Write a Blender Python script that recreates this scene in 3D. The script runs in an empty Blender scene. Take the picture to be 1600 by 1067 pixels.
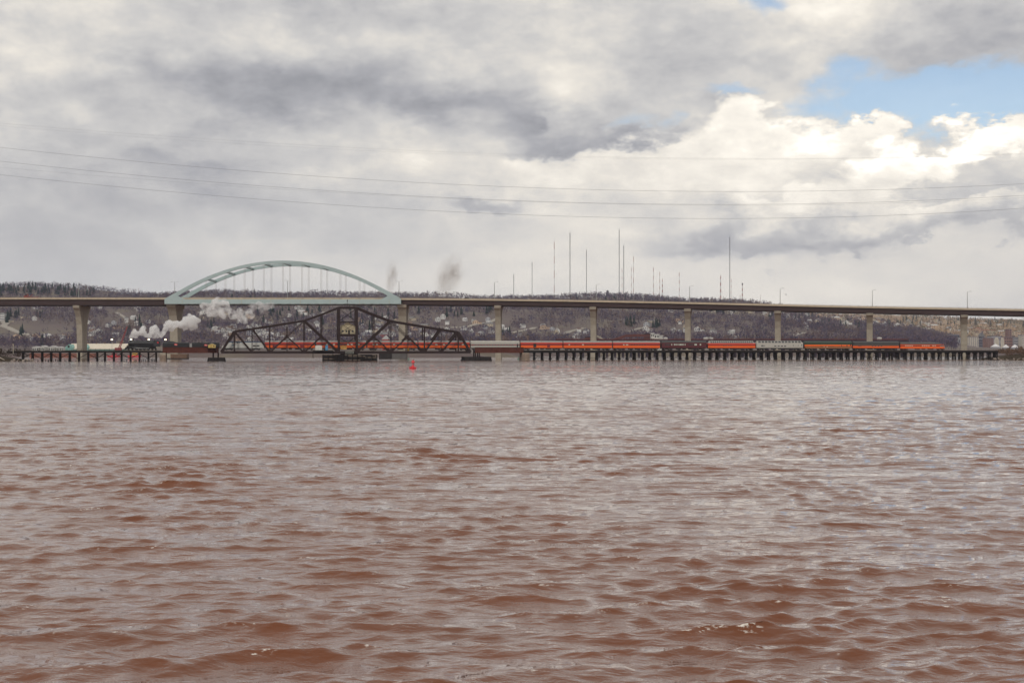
import bpy, bmesh, math, random
import numpy as np
from mathutils import Vector, noise as mnoise
random.seed(7); rng = np.random.default_rng(7)
SC = bpy.context.scene; COL = SC.collection
R = math.radians
# ------------------------------------------------------------------ camera, sky, sun, exposure
F, CX, HY, CH = 2100.0, 800.0, 548.3, 5.0      # focal length in photo pixels, centre column, horizon row, eye height (m)
cam = bpy.data.cameras.new('camera'); cam.sensor_width = 36; cam.lens = F/1600*36
cam.shift_y = (HY-533.5)/1600; cam.clip_start = 0.5; cam.clip_end = 40000
cam_o = bpy.data.objects.new('camera', cam); COL.objects.link(cam_o)
cam_o.location = (0, 0, CH); cam_o.rotation_euler = (R(90), 0, 0); SC.camera = cam_o
SC.view_settings.view_transform = 'Standard'; SC.view_settings.look = 'None'
SC.view_settings.exposure = 0.25; SC.view_settings.gamma = 1.0; SC.view_settings.use_curve_mapping = False
SC.cycles.volume_bounces = 6; SC.cycles.max_bounces = 10; SC.cycles.transparent_max_bounces = 12
SC.cycles.volume_step_rate = 2.0; SC.cycles.use_denoising = True

SUN_AZ, SUN_EL = R(200), R(38)                 # azimuth clockwise from +Y: behind the camera, a little to the left
sun = bpy.data.lights.new('sun', 'SUN'); sun.energy = 1.1; sun.angle = R(10); sun.color = (1.0, .95, .87)
sun_o = bpy.data.objects.new('sun', sun); COL.objects.link(sun_o)
sd = Vector((math.sin(SUN_AZ)*math.cos(SUN_EL), math.cos(SUN_AZ)*math.cos(SUN_EL), math.sin(SUN_EL)))
sun_o.rotation_euler = sd.to_track_quat('Z', 'Y').to_euler(); sun_o.location = sd*500

world = bpy.data.worlds.new('World'); SC.world = world; world.use_nodes = True
def build_sky():
    nt = world.node_tree; N = nt.nodes; N.clear(); Lk = nt.links.new
    def node(t, **kw):
        n = N.new(t)
        for k, v in kw.items(): setattr(n, k, v)
        return n
    def put(sock, v):
        if hasattr(v, 'node'): Lk(v, sock)
        else: sock.default_value = v
    def math_(op, a, b=0.0, c=0.0, clamp=False):
        n = node('ShaderNodeMath', operation=op, use_clamp=clamp)
        put(n.inputs[0], a); put(n.inputs[1], b); put(n.inputs[2], c); return n.outputs[0]
    def vmath(op, a, b=(0, 0, 0), c=(0, 0, 0)):
        n = node('ShaderNodeVectorMath', operation=op); put(n.inputs[0], a); put(n.inputs[1], b)
        if op == 'MULTIPLY_ADD': put(n.inputs[2], c)
        return n
    def noise(vec, scale, detail, rough, col=False):
        n = node('ShaderNodeTexNoise'); Lk(vec, n.inputs['Vector'])
        n.inputs['Scale'].default_value = scale; n.inputs['Detail'].default_value = detail; n.inputs['Roughness'].default_value = rough
        return n.outputs['Color'] if col else n.outputs[0]
    d = node('ShaderNodeTexCoord').outputs['Generated']
    sp = node('ShaderNodeSeparateXYZ'); Lk(d, sp.inputs[0])
    az = math_('ARCTAN2', sp.outputs[0], sp.outputs[1]); el = math_('ARCSINE', sp.outputs[2])
    cb = node('ShaderNodeCombineXYZ'); Lk(az, cb.inputs[0]); Lk(el, cb.inputs[1]); Q0 = cb.outputs[0]
    q3 = vmath('MULTIPLY', d, (1.0, 1.0, 1.9)).outputs[0]
    wc = noise(q3, 11, 7, .58, True)
    off = vmath('SUBTRACT', wc, (.5, .5, .5)).outputs[0]
    Q = vmath('MULTIPLY_ADD', off, (.13, .085, 0), Q0).outputs[0]
    def blob(x, y, rx, ry, soft=0.0, rot=0.0):
        u = math.atan((x-CX)/F); v = math.atan((HY-y)/F*math.cos(u))
        m = node('ShaderNodeMapping', vector_type='TEXTURE'); Lk(Q, m.inputs['Vector'])
        m.inputs['Location'].default_value = (u, v, 0); m.inputs['Rotation'].default_value = (0, 0, R(rot))
        m.inputs['Scale'].default_value = (rx/F, ry/F, 1)
        ln = vmath('LENGTH', m.outputs[0]).outputs['Value']
        mr = node('ShaderNodeMapRange', interpolation_type='SMOOTHSTEP'); Lk(ln, mr.inputs['Value'])
        mr.inputs['From Min'].default_value = 1.3; mr.inputs['From Max'].default_value = soft
        return mr.outputs[0]
    n1 = noise(q3, 7.0, 10, .6)
    n2 = noise(vmath('ADD', q3, (.012, 0, .022)).outputs[0], 17.0, 9, .62); n3 = noise(q3, 17.0, 9, .62)
    veil = node('ShaderNodeMapRange', interpolation_type='SMOOTHSTEP'); Lk(el, veil.inputs['Value'])      # rain veil: smooth towards the horizon
    veil.inputs['From Min'].default_value = .03; veil.inputs['From Max'].default_value = .16; veil.inputs['To Min'].default_value = .25
    amp = math_('MULTIPLY_ADD', math_('SUBTRACT', n1, .5), .70, math_('MULTIPLY', math_('SUBTRACT', n3, n2), .5))
    L = math_('MULTIPLY_ADD', amp, veil.outputs[0], .59)
    for (x, y, rx, ry, soft, rot, w) in SKY_LIGHT:
        L = math_('MULTIPLY_ADD', blob(x, y, rx, ry, soft, rot), w, L)
    # cumulus heaps, back to front: crisp ragged edge, lit top, grey base
    wf = noise(q3, 26, 6, .6, True); Qc = vmath('MULTIPLY_ADD', vmath('SUBTRACT', wf, (.5, .5, .5)).outputs[0], (.075, .055, 0), Q).outputs[0]
    heap = None
    for (x, y, rx, ry, top, base, al) in CUMULUS:
        u = math.atan((x-CX)/F); v = math.atan((HY-y)/F*math.cos(u))
        m = node('ShaderNodeMapping', vector_type='TEXTURE'); Lk(Qc, m.inputs['Vector']); m.inputs['Location'].default_value = (u, v, 0); m.inputs['Scale'].default_value = (rx/F, ry/F, 1)
        ln = vmath('LENGTH', m.outputs[0]).outputs['Value']; mr = node('ShaderNodeMapRange', interpolation_type='SMOOTHSTEP'); Lk(ln, mr.inputs['Value'])
        mr.inputs['From Min'].default_value = 1.12; mr.inputs['From Max'].default_value = .80; mr.inputs['To Max'].default_value = al
        sp_ = node('ShaderNodeSeparateXYZ'); Lk(m.outputs[0], sp_.inputs[0]); sh = node('ShaderNodeMapRange', interpolation_type='SMOOTHSTEP'); Lk(sp_.outputs[1], sh.inputs['Value'])
        sh.inputs['From Min'].default_value = -.85; sh.inputs['From Max'].default_value = .75; sh.inputs['To Min'].default_value = base; sh.inputs['To Max'].default_value = top
        tgt = math_('MULTIPLY_ADD', amp, .8, sh.outputs[0]); L = math_('MULTIPLY_ADD', math_('SUBTRACT', tgt, L), mr.outputs[0], L)
        heap = mr.outputs[0] if heap is None else math_('MAXIMUM', heap, mr.outputs[0])
    B = None
    for (x, y, rx, ry, soft, rot, w) in SKY_BLUE:
        b = math_('MULTIPLY', blob(x, y, rx, ry, soft, rot), w); B = b if B is None else math_('MAXIMUM', B, b)
    g = math_('MULTIPLY_ADD', n1, -5.0, 1.55, True)           # a few thin gaps anywhere in the overcast
    B = math_('MAXIMUM', B, math_('MULTIPLY', g, .5))
    B = math_('MULTIPLY_ADD', math_('SUBTRACT', .5, n3), 1.1, B, True) if False else B
    B = math_('MULTIPLY', B, math_('SUBTRACT', 1.0, heap))
    edge = node('ShaderNodeMapRange', interpolation_type='SMOOTHSTEP')
    Lk(math_('MULTIPLY_ADD', math_('SUBTRACT', .5, n3), .9, B), edge.inputs['Value'])
    edge.inputs['From Min'].default_value = .22; edge.inputs['From Max'].default_value = .80; edge.inputs['To Max'].default_value = .84
    ramp = node('ShaderNodeValToRGB'); Lk(L, ramp.inputs[0])
    cr = ramp.color_ramp; st = [(0.10, (.24, .245, .265)), (.32, (.36, .36, .38)), (.55, (.53, .52, .51)), (.74, (.73, .69, .625)), (.90, (.93, .875, .78)), (1.0, (1.18, 1.15, 1.09))]
    cr.elements[0].position, cr.elements[1].position = st[0][0], st[-1][0]
    cr.elements[0].color, cr.elements[1].color = (*st[0][1], 1), (*st[-1][1], 1)
    for p, c in st[1:-1]: cr.elements.new(p).color = (*c, 1)
    sky = node('ShaderNodeTexSky', sky_type='NISHITA'); sky.sun_disc = False
    sky.sun_elevation = SUN_EL; sky.sun_rotation = SUN_AZ
    b1 = node('ShaderNodeBackground'); Lk(sky.outputs[0], b1.inputs[0]); b1.inputs[1].default_value = .105
    b2 = node('ShaderNodeBackground'); Lk(ramp.outputs[0], b2.inputs[0]); b2.inputs[1].default_value = 1.0
    mx = node('ShaderNodeMixShader'); Lk(edge.outputs[0], mx.inputs[0]); Lk(b2.outputs[0], mx.inputs[1]); Lk(b1.outputs[0], mx.inputs[2])
    Lk(mx.outputs[0], node('ShaderNodeOutputWorld').inputs[0])
# cloud masses by direction: x, y (photo column / row), radii, softness, rotation, weight
SKY_LIGHT = [
    (430,140,290,75,0,0,-.29), (180,330,420,260,0,0,-.07), (560,90,420,110,0,0,-.05), (740,160,190,44,0,0,-.28), (870,200,95,48,.2,8,-.26), (330,295,190,40,0,-5,-.14), (80,380,260,150,0,0,-.05),
    (1240,360,200,30,.1,6,-.30), (1060,385,150,15,.1,0,-.08), (1480,352,190,22,.2,4,-.28), 
    (985,232,70,26,.3,0,-.34), (770,324,55,13,.3,0,-.22), (1470,65,260,45,.2,4,-.16), (1090,60,220,60,0,0,-.07), (1120,205,80,45,.3,-30,-.10),
    (130,60,220,70,0,0,.08), (480,60,120,48,.1,0,.16), (910,110,110,50,.2,20,.14), 
    (990,320,150,70,.1,0,.20), (1120,265,190,75,.3,0,.12), (860,270,130,40,.1,0,.16),
    (310,245,100,22,0,0,.07), (1205,318,80,28,.5,12,.16), (1250,430,600,70,0,0,.12), (600,440,500,60,0,0,.05), (880,400,300,90,0,0,.05), (1280,15,120,30,.2,0,.12)]
SKY_BLUE = [(1495,146,255,66,.35,0,1.0), (1340,190,80,40,.2,0,.75), (1330,110,95,40,.1,0,.75), (1185,6,90,32,0,0,.66), (985,192,75,26,0,0,.52), (1140,150,100,26,.1,0,.6)]
CUMULUS = [(1185,235,120,72,.93,.60,.9), (1300,245,95,52,.92,.62,.9), (1010,300,160,75,.88,.64,.8), (900,285,110,45,.84,.66,.6), (1560,250,130,66,.95,.66,.95), (1430,285,110,66,1.0,.70,.9),
    (1130,300,150,62,.80,.60,.7), (880,195,75,42,.62,.34,.75), (1235,335,110,44,.84,.42,.9), (1400,335,120,40,.80,.46,.85), (1565,295,110,55,.62,.46,.85), (1520,345,150,30,.78,.42,.8)]
build_sky()

# ------------------------------------------------------------------ helpers
MATS = {}
def mat(name, col, rough=.8, metal=0.0, var=.0, vscale=1.0, bump=0.0, attr=None, emit=None, spec=.5, coords='Object'):
    if name in MATS: return MATS[name]
    m = bpy.data.materials.new(name); m.use_nodes = True; nt = m.node_tree; b = nt.nodes['Principled BSDF']
    b.inputs['Base Color'].default_value = (*col, 1); b.inputs['Roughness'].default_value = rough
    b.inputs['Metallic'].default_value = metal; b.inputs['Specular IOR Level'].default_value = spec
    if emit: b.inputs['Emission Color'].default_value = (*emit[:3], 1); b.inputs['Emission Strength'].default_value = emit[3]
    if var or bump:
        tc = nt.nodes.new('ShaderNodeTexCoord'); nz = nt.nodes.new('ShaderNodeTexNoise')
        nz.inputs['Scale'].default_value = vscale; nz.inputs['Detail'].default_value = 6; nz.inputs['Roughness'].default_value = .65
        nt.links.new(tc.outputs[coords], nz.inputs['Vector'])
        if var:
            mr = nt.nodes.new('ShaderNodeMapRange'); nt.links.new(nz.outputs[0], mr.inputs[0])
            mr.inputs[1].default_value = .3; mr.inputs[2].default_value = .7; mr.inputs[3].default_value = 1-var; mr.inputs[4].default_value = 1+var
            mx = nt.nodes.new('ShaderNodeMix'); mx.data_type = 'RGBA'; mx.blend_type = 'MULTIPLY'; mx.inputs[0].default_value = 1
            mx.inputs[6].default_value = (*col, 1); nt.links.new(mr.outputs[0], mx.inputs[7]); nt.links.new(mx.outputs[2], b.inputs['Base Color'])
            if attr:
                at = nt.nodes.new('ShaderNodeAttribute'); at.attribute_name = attr; nt.links.new(at.outputs['Color'], mx.inputs[6])
        if bump:
            bp = nt.nodes.new('ShaderNodeBump'); bp.inputs['Strength'].default_value = bump; bp.inputs['Distance'].default_value = .1
            nt.links.new(nz.outputs[0], bp.inputs['Height']); nt.links.new(bp.outputs[0], b.inputs['Normal'])
    elif attr:
        at = nt.nodes.new('ShaderNodeAttribute'); at.attribute_name = attr; nt.links.new(at.outputs['Color'], b.inputs['Base Color'])
    MATS[name] = m; return m

class MB:
    """collects simple shapes; build() links them as ONE mesh object"""
    def __init__(s): s.v = []; s.f = []; s.m = []
    def add(s, vs, fs, mi=0):
        o = len(s.v); s.v += [tuple(p) for p in vs]; s.f += [tuple(i+o for i in f) for f in fs]; s.m += [mi]*len(fs); return s
    def box(s, x0, x1, y0, y1, z0, z1, mi=0):
        return s.add([(x0,y0,z0),(x1,y0,z0),(x1,y1,z0),(x0,y1,z0),(x0,y0,z1),(x1,y0,z1),(x1,y1,z1),(x0,y1,z1)],
                     [(0,3,2,1),(4,5,6,7),(0,1,5,4),(1,2,6,5),(2,3,7,6),(3,0,4,7)], mi)
    def beam(s, p, q, w, h=None, mi=0, up=(0,1,0)):
        h = h or w; p = Vector(p); q = Vector(q); d = (q-p).normalized(); u = Vector(up)
        if abs(d.dot(u)) > .98: u = Vector((1,0,0)) if abs(d.x) < .9 else Vector((0,0,1))
        a = d.cross(u).normalized(); b = a.cross(d)
        c = [a*(w/2)+b*(h/2), a*(-w/2)+b*(h/2), a*(-w/2)-b*(h/2), a*(w/2)-b*(h/2)]
        return s.add([p+i for i in c]+[q+i for i in c], [(0,1,2,3),(7,6,5,4),(0,4,5,1),(1,5,6,2),(2,6,7,3),(3,7,4,0)], mi)
    def cyl(s, p, q, r0, r1=None, n=8, mi=0, cap=True):
        r1 = r0 if r1 is None else r1; p = Vector(p); q = Vector(q); d = (q-p).normalized()
        u = Vector((0,0,1)) if abs(d.z) < .9 else Vector((1,0,0)); a = d.cross(u).normalized(); b = d.cross(a)
        vs = []
        for c, r in ((p, r0), (q, r1)):
            for i in range(n):
                t = 2*math.pi*i/n; vs.append(c+a*(r*math.cos(t))+b*(r*math.sin(t)))
        fs = [(i, (i+1) % n, n+(i+1) % n, n+i) for i in range(n)]
        if cap: fs += [tuple(range(n-1, -1, -1)), tuple(range(n, 2*n))]
        return s.add(vs, fs, mi)
    def lathe(s, prof, n=16, c=(0,0,0), mi=0):
        vs = [(c[0]+r*math.cos(2*math.pi*i/n), c[1]+r*math.sin(2*math.pi*i/n), c[2]+z) for r, z in prof for i in range(n)]
        fs = [(k*n+i, k*n+(i+1) % n, (k+1)*n+(i+1) % n, (k+1)*n+i) for k in range(len(prof)-1) for i in range(n)]
        fs += [tuple(range(n-1, -1, -1)), tuple((len(prof)-1)*n+i for i in range(n))]
        return s.add(vs, fs, mi)
    def loft(s, secs, mi=0, close=True, caps=True, mis=None):
        n = len(secs[0]); o = [p for sec in secs for p in sec]; fs = []; ms = []
        for k in range(len(secs)-1):
            for i in range(n if close else n-1):
                fs.append((k*n+i, k*n+(i+1) % n, (k+1)*n+(i+1) % n, (k+1)*n+i)); ms.append(mis[i] if mis else mi)
        if caps: fs += [tuple(range(n-1, -1, -1)), tuple((len(secs)-1)*n+i for i in range(n))]; ms += [mi, mi]
        b = len(s.v); s.v += [tuple(p) for p in o]; s.f += [tuple(i+b for i in f) for f in fs]; s.m += ms; return s
    def mesh(s, name, mats):
        me = bpy.data.meshes.new(name); me.from_pydata(s.v, [], s.f); mats = mats if isinstance(mats, (list, tuple)) else [mats]
        for m in mats: me.materials.append(m)
        if any(s.m): me.polygons.foreach_set('material_index', s.m)
        bm = bmesh.new(); bm.from_mesh(me); bmesh.ops.recalc_face_normals(bm, faces=bm.faces); bm.to_mesh(me); bm.free()
        return me
    def build(s, name, mats, parent=None, loc=None, smooth=False):
        return obj(name, s.mesh(name, mats), parent, loc, smooth)
def obj(name, me, parent=None, loc=None, smooth=False, rz=0):
    o = bpy.data.objects.new(name, me); COL.objects.link(o)
    if parent: o.parent = parent
    if loc: o.location = loc
    if rz: o.rotation_euler = (0, 0, rz)
    if smooth: me.polygons.foreach_set('use_smooth', [True]*len(me.polygons))
    return o
def tag(o, label, cat, group=None):
    o['label'] = label; o['category'] = cat
    if group: o['group'] = group
    return o
def thing(name, label, cat, loc=(0,0,0), rz=0, group=None):
    o = bpy.data.objects.new(name, None); COL.objects.link(o); o.empty_display_size = .5
    o.location = loc; o.rotation_euler = (0, 0, rz); return tag(o, label, cat, group)
def structure(o): o['kind'] = 'structure'; return o
def stuff(o): o['kind'] = 'stuff'; return o
def W(x, y, Y):       # a photo direction at a known depth Y
    return Vector(((x-CX)/F*Y, Y, CH+(HY-y)/F*Y))

# ------------------------------------------------------------------ water
def build_water():
    d = [9.0]
    while d[-1] < 1300: d.append(d[-1]+max(.04, .0034*d[-1]))
    d = np.array(d+[1700, 2500]); core = np.linspace(-1, 1, 520); half = 5+.43*d
    side = 1+np.cumsum(np.geomspace(.006, .16, 36)); u = np.concatenate([-side[::-1], core, side]); nc = len(u)+2
    X = np.empty((len(d), nc)); X[:, 1:-1] = half[:, None]*u[None, :]; Y = np.repeat(d[:, None], nc, 1)
    X[:, 0] = -7000; X[:, -1] = 7000
    space = np.maximum(np.gradient(d)[:, None], np.gradient(X, axis=1)*.75); space[:, :2] = space[:, -2:] = 99
    dx = np.zeros_like(X); dy = np.zeros_like(X); dz = np.zeros_like(X); slope = np.zeros_like(X)
    n = 72; lam = np.exp(np.linspace(math.log(.20), math.log(4.6), n))*rng.uniform(.93, 1.07, n)
    for i in range(n):
        l = lam[i]; k = 2*math.pi/l
        th = R(-90+14)+rng.normal(0, .42 if l > 1.2 else .65); cx, cy = math.cos(th), math.sin(th)
        st = .055*math.exp(-((math.log(l)-math.log(.95))/1.15)**2)         # steepness of this component
        a = st/k*1.05
        w = np.clip((l/space-1.7)/1.5, 0, 1)
        ph = k*(cx*X+cy*Y)+rng.uniform(0, 6.283)
        s, c = np.sin(ph), np.cos(ph)
        dz += w*a*c; dx -= w*a*s*cx*1.3; dy -= w*a*s*cy*1.3
    # gusts: patches of rougher and calmer water
    g = .85+.22*np.sin(X*.11+1.3*np.sin(Y*.05))*np.sin(Y*.083+.7)+.12*np.sin(X*.31+Y*.23)
    g[:, 0] = g[:, -1] = 0
    dx *= g; dy *= g; dz *= g; dx[:, 0] = dx[:, -1] = 0
    V = np.stack([X+dx, Y+dy, dz], -1).reshape(-1, 3); nr = len(d)
    i = np.arange((nr-1)*nc).reshape(nr-1, nc)[:, :-1].ravel()
    Fc = np.stack([i, i+1, i+nc+1, i+nc], 1)
    me = bpy.data.meshes.new('water'); me.vertices.add(len(V)); me.vertices.foreach_set('co', V.ravel())
    me.loops.add(Fc.size); me.loops.foreach_set('vertex_index', Fc.ravel().astype(np.int32))
    me.polygons.add(len(Fc)); me.polygons.foreach_set('loop_start', np.arange(0, Fc.size, 4, dtype=np.int32))
    me.polygons.foreach_set('use_smooth', np.ones(len(Fc), bool)); me.update(calc_edges=True)
    at = me.attributes.new('crest', 'FLOAT', 'POINT')
    cr = dz/(np.std(dz[:nr//2])+1e-6); at.data.foreach_set('value', cr.ravel().astype(np.float32))
    m = bpy.data.materials.new('river_water'); m.use_nodes = True; nt = m.node_tree; b = nt.nodes['Principled BSDF']; N = nt.nodes.new; Lk = nt.links.new
    b.inputs['IOR'].default_value = 1.36; b.inputs['Coat Weight'].default_value = .5; b.inputs['Coat IOR'].default_value = 1.36; b.inputs['Coat Roughness'].default_value = .02
    tc = N('ShaderNodeTexCoord'); geo = tc.outputs['Object']
    def nz(scale, detail, rough, sx=1, sy=1, kind='FBM'):
        mp = N('ShaderNodeMapping'); mp.inputs['Scale'].default_value = (sx, sy, 1); Lk(geo, mp.inputs[0])
        t = N('ShaderNodeTexNoise'); t.noise_type = kind; t.inputs['Scale'].default_value = scale; t.inputs['Detail'].default_value = detail; t.inputs['Roughness'].default_value = rough
        Lk(mp.outputs[0], t.inputs['Vector']); return t.outputs[0]
    def mth(op, a, c, e=0., cl=False):
        q = N('ShaderNodeMath'); q.operation = op; q.use_clamp = cl
        for j, vv in enumerate((a, c, e)):
            if hasattr(vv, 'node'): Lk(vv, q.inputs[j])
            else: q.inputs[j].default_value = vv
        return q.outputs[0]
    big = nz(.35, 3, .5); lane = mth('MULTIPLY_ADD', nz(.012, 2, .5, .25, 1.0), 5.0, -2.0, True)         # wind lanes: rougher and smoother water
    bump_h = mth('ADD', mth('ADD', mth('MULTIPLY', nz(2.8, 4, .55, .8, 1.5), .9), mth('ADD', mth('MULTIPLY', nz(1.5, 2, .5, .55, 1.3, 'RIDGED_MULTIFRACTAL'), .8), mth('MULTIPLY', nz(4.2, 2, .5, .5, 1.3, 'RIDGED_MULTIFRACTAL'), .22))), mth('MULTIPLY', mth('ADD', nz(.5, 3, .55, .6, 1.3), mth('MULTIPLY', nz(.16, 3, .6, .5, 1.2), 4.0)), mth('MULTIPLY_ADD', lane, 2.8, 1.9)))
    bp = N('ShaderNodeBump'); bp.inputs['Strength'].default_value = 1.0; bp.inputs['Distance'].default_value = .055
    Lk(bump_h, bp.inputs['Height']); Lk(bp.outputs[0], b.inputs['Normal']); Lk(bp.outputs[0], b.inputs['Coat Normal'])
    crest = N('ShaderNodeAttribute'); crest.attribute_name = 'crest'
    # foam: small bubbles and lacy streaks gathered on the highest crests
    f1 = mth('MULTIPLY_ADD', nz(14, 3, .6, .55, 1), 9, -5.0, True); f2 = mth('MULTIPLY_ADD', nz(1.1, 3, .6), 8, -4.05, True)
    f3 = mth('MULTIPLY_ADD', crest.outputs['Fac'], .9, -.4, True)
    foam = mth('MULTIPLY', mth('MULTIPLY', f1, f2), f3, 0., True)
    mx = N('ShaderNodeMix'); mx.data_type = 'RGBA'; Lk(foam, mx.inputs[0]); mx.inputs[7].default_value = (.72, .68, .62, 1)
    mb = N('ShaderNodeMix'); mb.data_type = 'RGBA'; Lk(big, mb.inputs[0]); mb.inputs[6].default_value = (.118, .035, .010, 1); mb.inputs[7].default_value = (.160, .046, .013, 1)
    Lk(mb.outputs[2], mx.inputs[6]); Lk(mx.outputs[2], b.inputs['Base Color'])
    Lk(mth('MULTIPLY_ADD', foam, .6, .03), b.inputs['Roughness'])
    me.materials.append(m); structure(obj('water', me))
build_water()

# ------------------------------------------------------------------ terrain
YM, YF, YD = 3000.0, 4600.0, 6200.0
main_px = [(-900,452),(-300,450),(0,452),(50,451),(90,451),(130,455),(170,457),(210,463),(270,465),(330,461),(365,459),(400,461),(440,463),(455,466),(490,463),(520,464),(600,465),(700,466),(730,468),(800,470),(860,469),(880,468),(910,466.5),(980,466.5),(1000,468),(1030,470),(1060,473),(1100,473),(1150,474),(1180,476),(1210,480),(1240,487),(1260,493),(1280,499),(1320,503),(1360,507),(1400,515),(1430,520),(1460,526),(1500,537),(1520,543),(1560,546),(2600,546)]
far_px = [(-900,560),(1000,520),(1150,485),(1260,488),(1290,491),(1360,492),(1420,497),(1450,501),(1480,503),(1600,505),(1900,509),(2600,515)]
dist_px = [(1300,530),(1480,510),(1520,505),(1545,501),(1570,499),(1600,501),(1650,503),(1800,506),(2300,530)]
def tab(px, Y): return np.array([((x-CX)/F*Y) for x, y in px]), np.array([max(4., CH+(HY-y)/F*Y) for x, y in px])
TM, TF, TD = tab(main_px, YM), tab(far_px, YF), tab(dist_px, YD)
def undul(X, Y):
    return (np.sin(X*.0081+Y*.0023)*np.cos(Y*.0069-X*.0017)*6+np.sin(X*.021+1.3)*np.sin(Y*.017+X*.006)*3.2+np.sin(X*.047+Y*.039)*1.3)
def height(X, Y):
    X = np.asarray(X, float); Y = np.asarray(Y, float)
    Xm = X+(YM-Y)*.33*np.clip((X-250)/350, 0, 1)*np.clip((YM-Y)/200, 0, 1); hm = np.interp(Xm, *TM); hf = np.interp(X, *TF); hd = np.interp(X, *TD)
    def rise(s):  return np.where(s < 1, np.clip(s, 0, 1)**1.25*(1.0)-.06*np.sin(np.clip(s, 0, 1)*math.pi*2), 1-np.clip(s-1, 0, 3)*.35)
    s1 = (Y-1330)/(YM-1330); s2 = (Y-2500)/(YF-2500); s3 = (Y-4900)/(YD-4900)
    base = 3.2+np.clip((Y-1000)/60, -1, 1)*1.0+np.clip((Y-1100)/400, 0, 1)*2
    amp = np.clip(s1*2.2, 0, 1)*np.clip((hm-8)/60, 0, 1)*np.clip(1.35-s1*.9, .2, 1)
    h1 = base+(hm-4)*np.clip(rise(s1), 0, 2)+undul(X, Y)*amp
    h2 = base+(hf-4)*np.clip(rise(s2), 0, 2)+undul(X*.7, Y*.7)*np.clip(s2*2, 0, 1)*.6; h3 = base+(hd-4)*np.clip(rise(s3), 0, 2)
    shore = 1000+18*np.sin(X*.013)+9*np.sin(X*.041+1)+np.clip((X+20)/60, 0, 1)*260
    edge = np.clip((Y-shore)/10, 0, 1)
    return np.maximum(np.maximum(h1, h2), h3)*edge-(1-edge)*1.5
def build_terrain():
    xs = np.arange(-3200, 5601, 22.0); ys = np.concatenate([np.arange(960, 1060, 4), np.arange(1060, 1230, 10), np.arange(1230, 1310, 5), np.arange(1310, 3200, 22), np.arange(3200, 6700, 50)])
    X, Y = np.meshgrid(xs, ys); Z = height(X, Y); nr, nc = X.shape
    V = np.stack([X, Y, Z], -1).reshape(-1, 3); i = np.arange((nr-1)*nc).reshape(nr-1, nc)[:, :-1].ravel()
    Fc = np.stack([i, i+1, i+nc+1, i+nc], 1)
    me = bpy.data.meshes.new('hillside'); me.from_pydata(V.tolist(), [], Fc.tolist())
    at = me.attributes.new('sunlit_tint', 'FLOAT', 'POINT'); at.data.foreach_set('value', (np.clip((Y-3000)/250, 0, 1)*np.clip((X-500)/200, 0, 1)*.85).ravel().astype(np.float32))  # sunlight on the far slope, painted as tan ground colour
    m = bpy.data.materials.new('hill_ground'); m.use_nodes = True; nt = m.node_tree; b = nt.nodes['Principled BSDF']; b.inputs['Roughness'].default_value = .95
    tc = nt.nodes.new('ShaderNodeTexCoord'); nz = nt.nodes.new('ShaderNodeTexNoise'); nz.inputs['Scale'].default_value = .009; nz.inputs['Detail'].default_value = 9; nz.inputs['Roughness'].default_value = .68
    nt.links.new(tc.outputs['Object'], nz.inputs['Vector']); cr = nt.nodes.new('ShaderNodeValToRGB'); nt.links.new(nz.outputs[0], cr.inputs[0])
    e = cr.color_ramp.elements; e[0].position = .3; e[0].color = (.075, .055, .055, 1); e[1].position = .72; e[1].color = (.20, .165, .10, 1)
    k = e.new(.48); k.color = (.115, .085, .078, 1); k = e.new(.58); k.color = (.13, .105, .08, 1)
    gm = nt.nodes.new('ShaderNodeMix'); gm.data_type = 'RGBA'; ga = nt.nodes.new('ShaderNodeAttribute'); ga.attribute_name = 'sunlit_tint'; nt.links.new(ga.outputs['Fac'], gm.inputs[0])
    nt.links.new(cr.outputs[0], gm.inputs[6]); gm.inputs[7].default_value = (.34, .235, .14, 1); nt.links.new(gm.outputs[2], b.inputs['Base Color']); me.materials.append(m)
    structure(obj('hillside', me, smooth=True))
build_terrain()
def on_hill(x, y, y0=1040.0, y1=7500.0):
    """where the photo direction (x, y) first meets the ground"""
    Y = np.arange(y0, y1, 6.0); X = (x-CX)/F*Y; Z = CH+(HY-y)/F*Y; H = height(X, Y); i = np.argmax(H >= Z)
    return (X[i], Y[i], H[i]) if H[i] >= Z[i] else None

# ------------------------------------------------------------------ highway bridge (tied arch with approach viaducts)
M_conc = mat('pier_concrete', (.34,.305,.245), .9, var=.16, vscale=.35, bump=.2)
M_para = mat('parapet_concrete', (.46,.38,.28), .9, var=.14, vscale=.5)
M_gird = mat('brown_girder_steel', (.060,.040,.038), .6, spec=.12, var=.12, vscale=.15)
M_teal = mat('pale_green_arch_paint', (.36,.45,.45), .5, var=.06, vscale=.2)
M_asph = mat('asphalt', (.06,.06,.06), .9, var=.1, vscale=.5)
M_galv = mat('galvanised_steel', (.36,.36,.35), .5, metal=.4, var=.05, vscale=2)
M_rail = mat('railing_steel', (.20,.17,.14), .6)
BY = 850.0; BW = 12.5                       # centre line depth and half width
bz_px = [(-500,466),(0,464.6),(120,464.8),(258,465),(440,465),(627,465.2),(840,467.3),(1080,471.6),(1320,477.6),(1600,482.4),(2000,490)]
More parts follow.
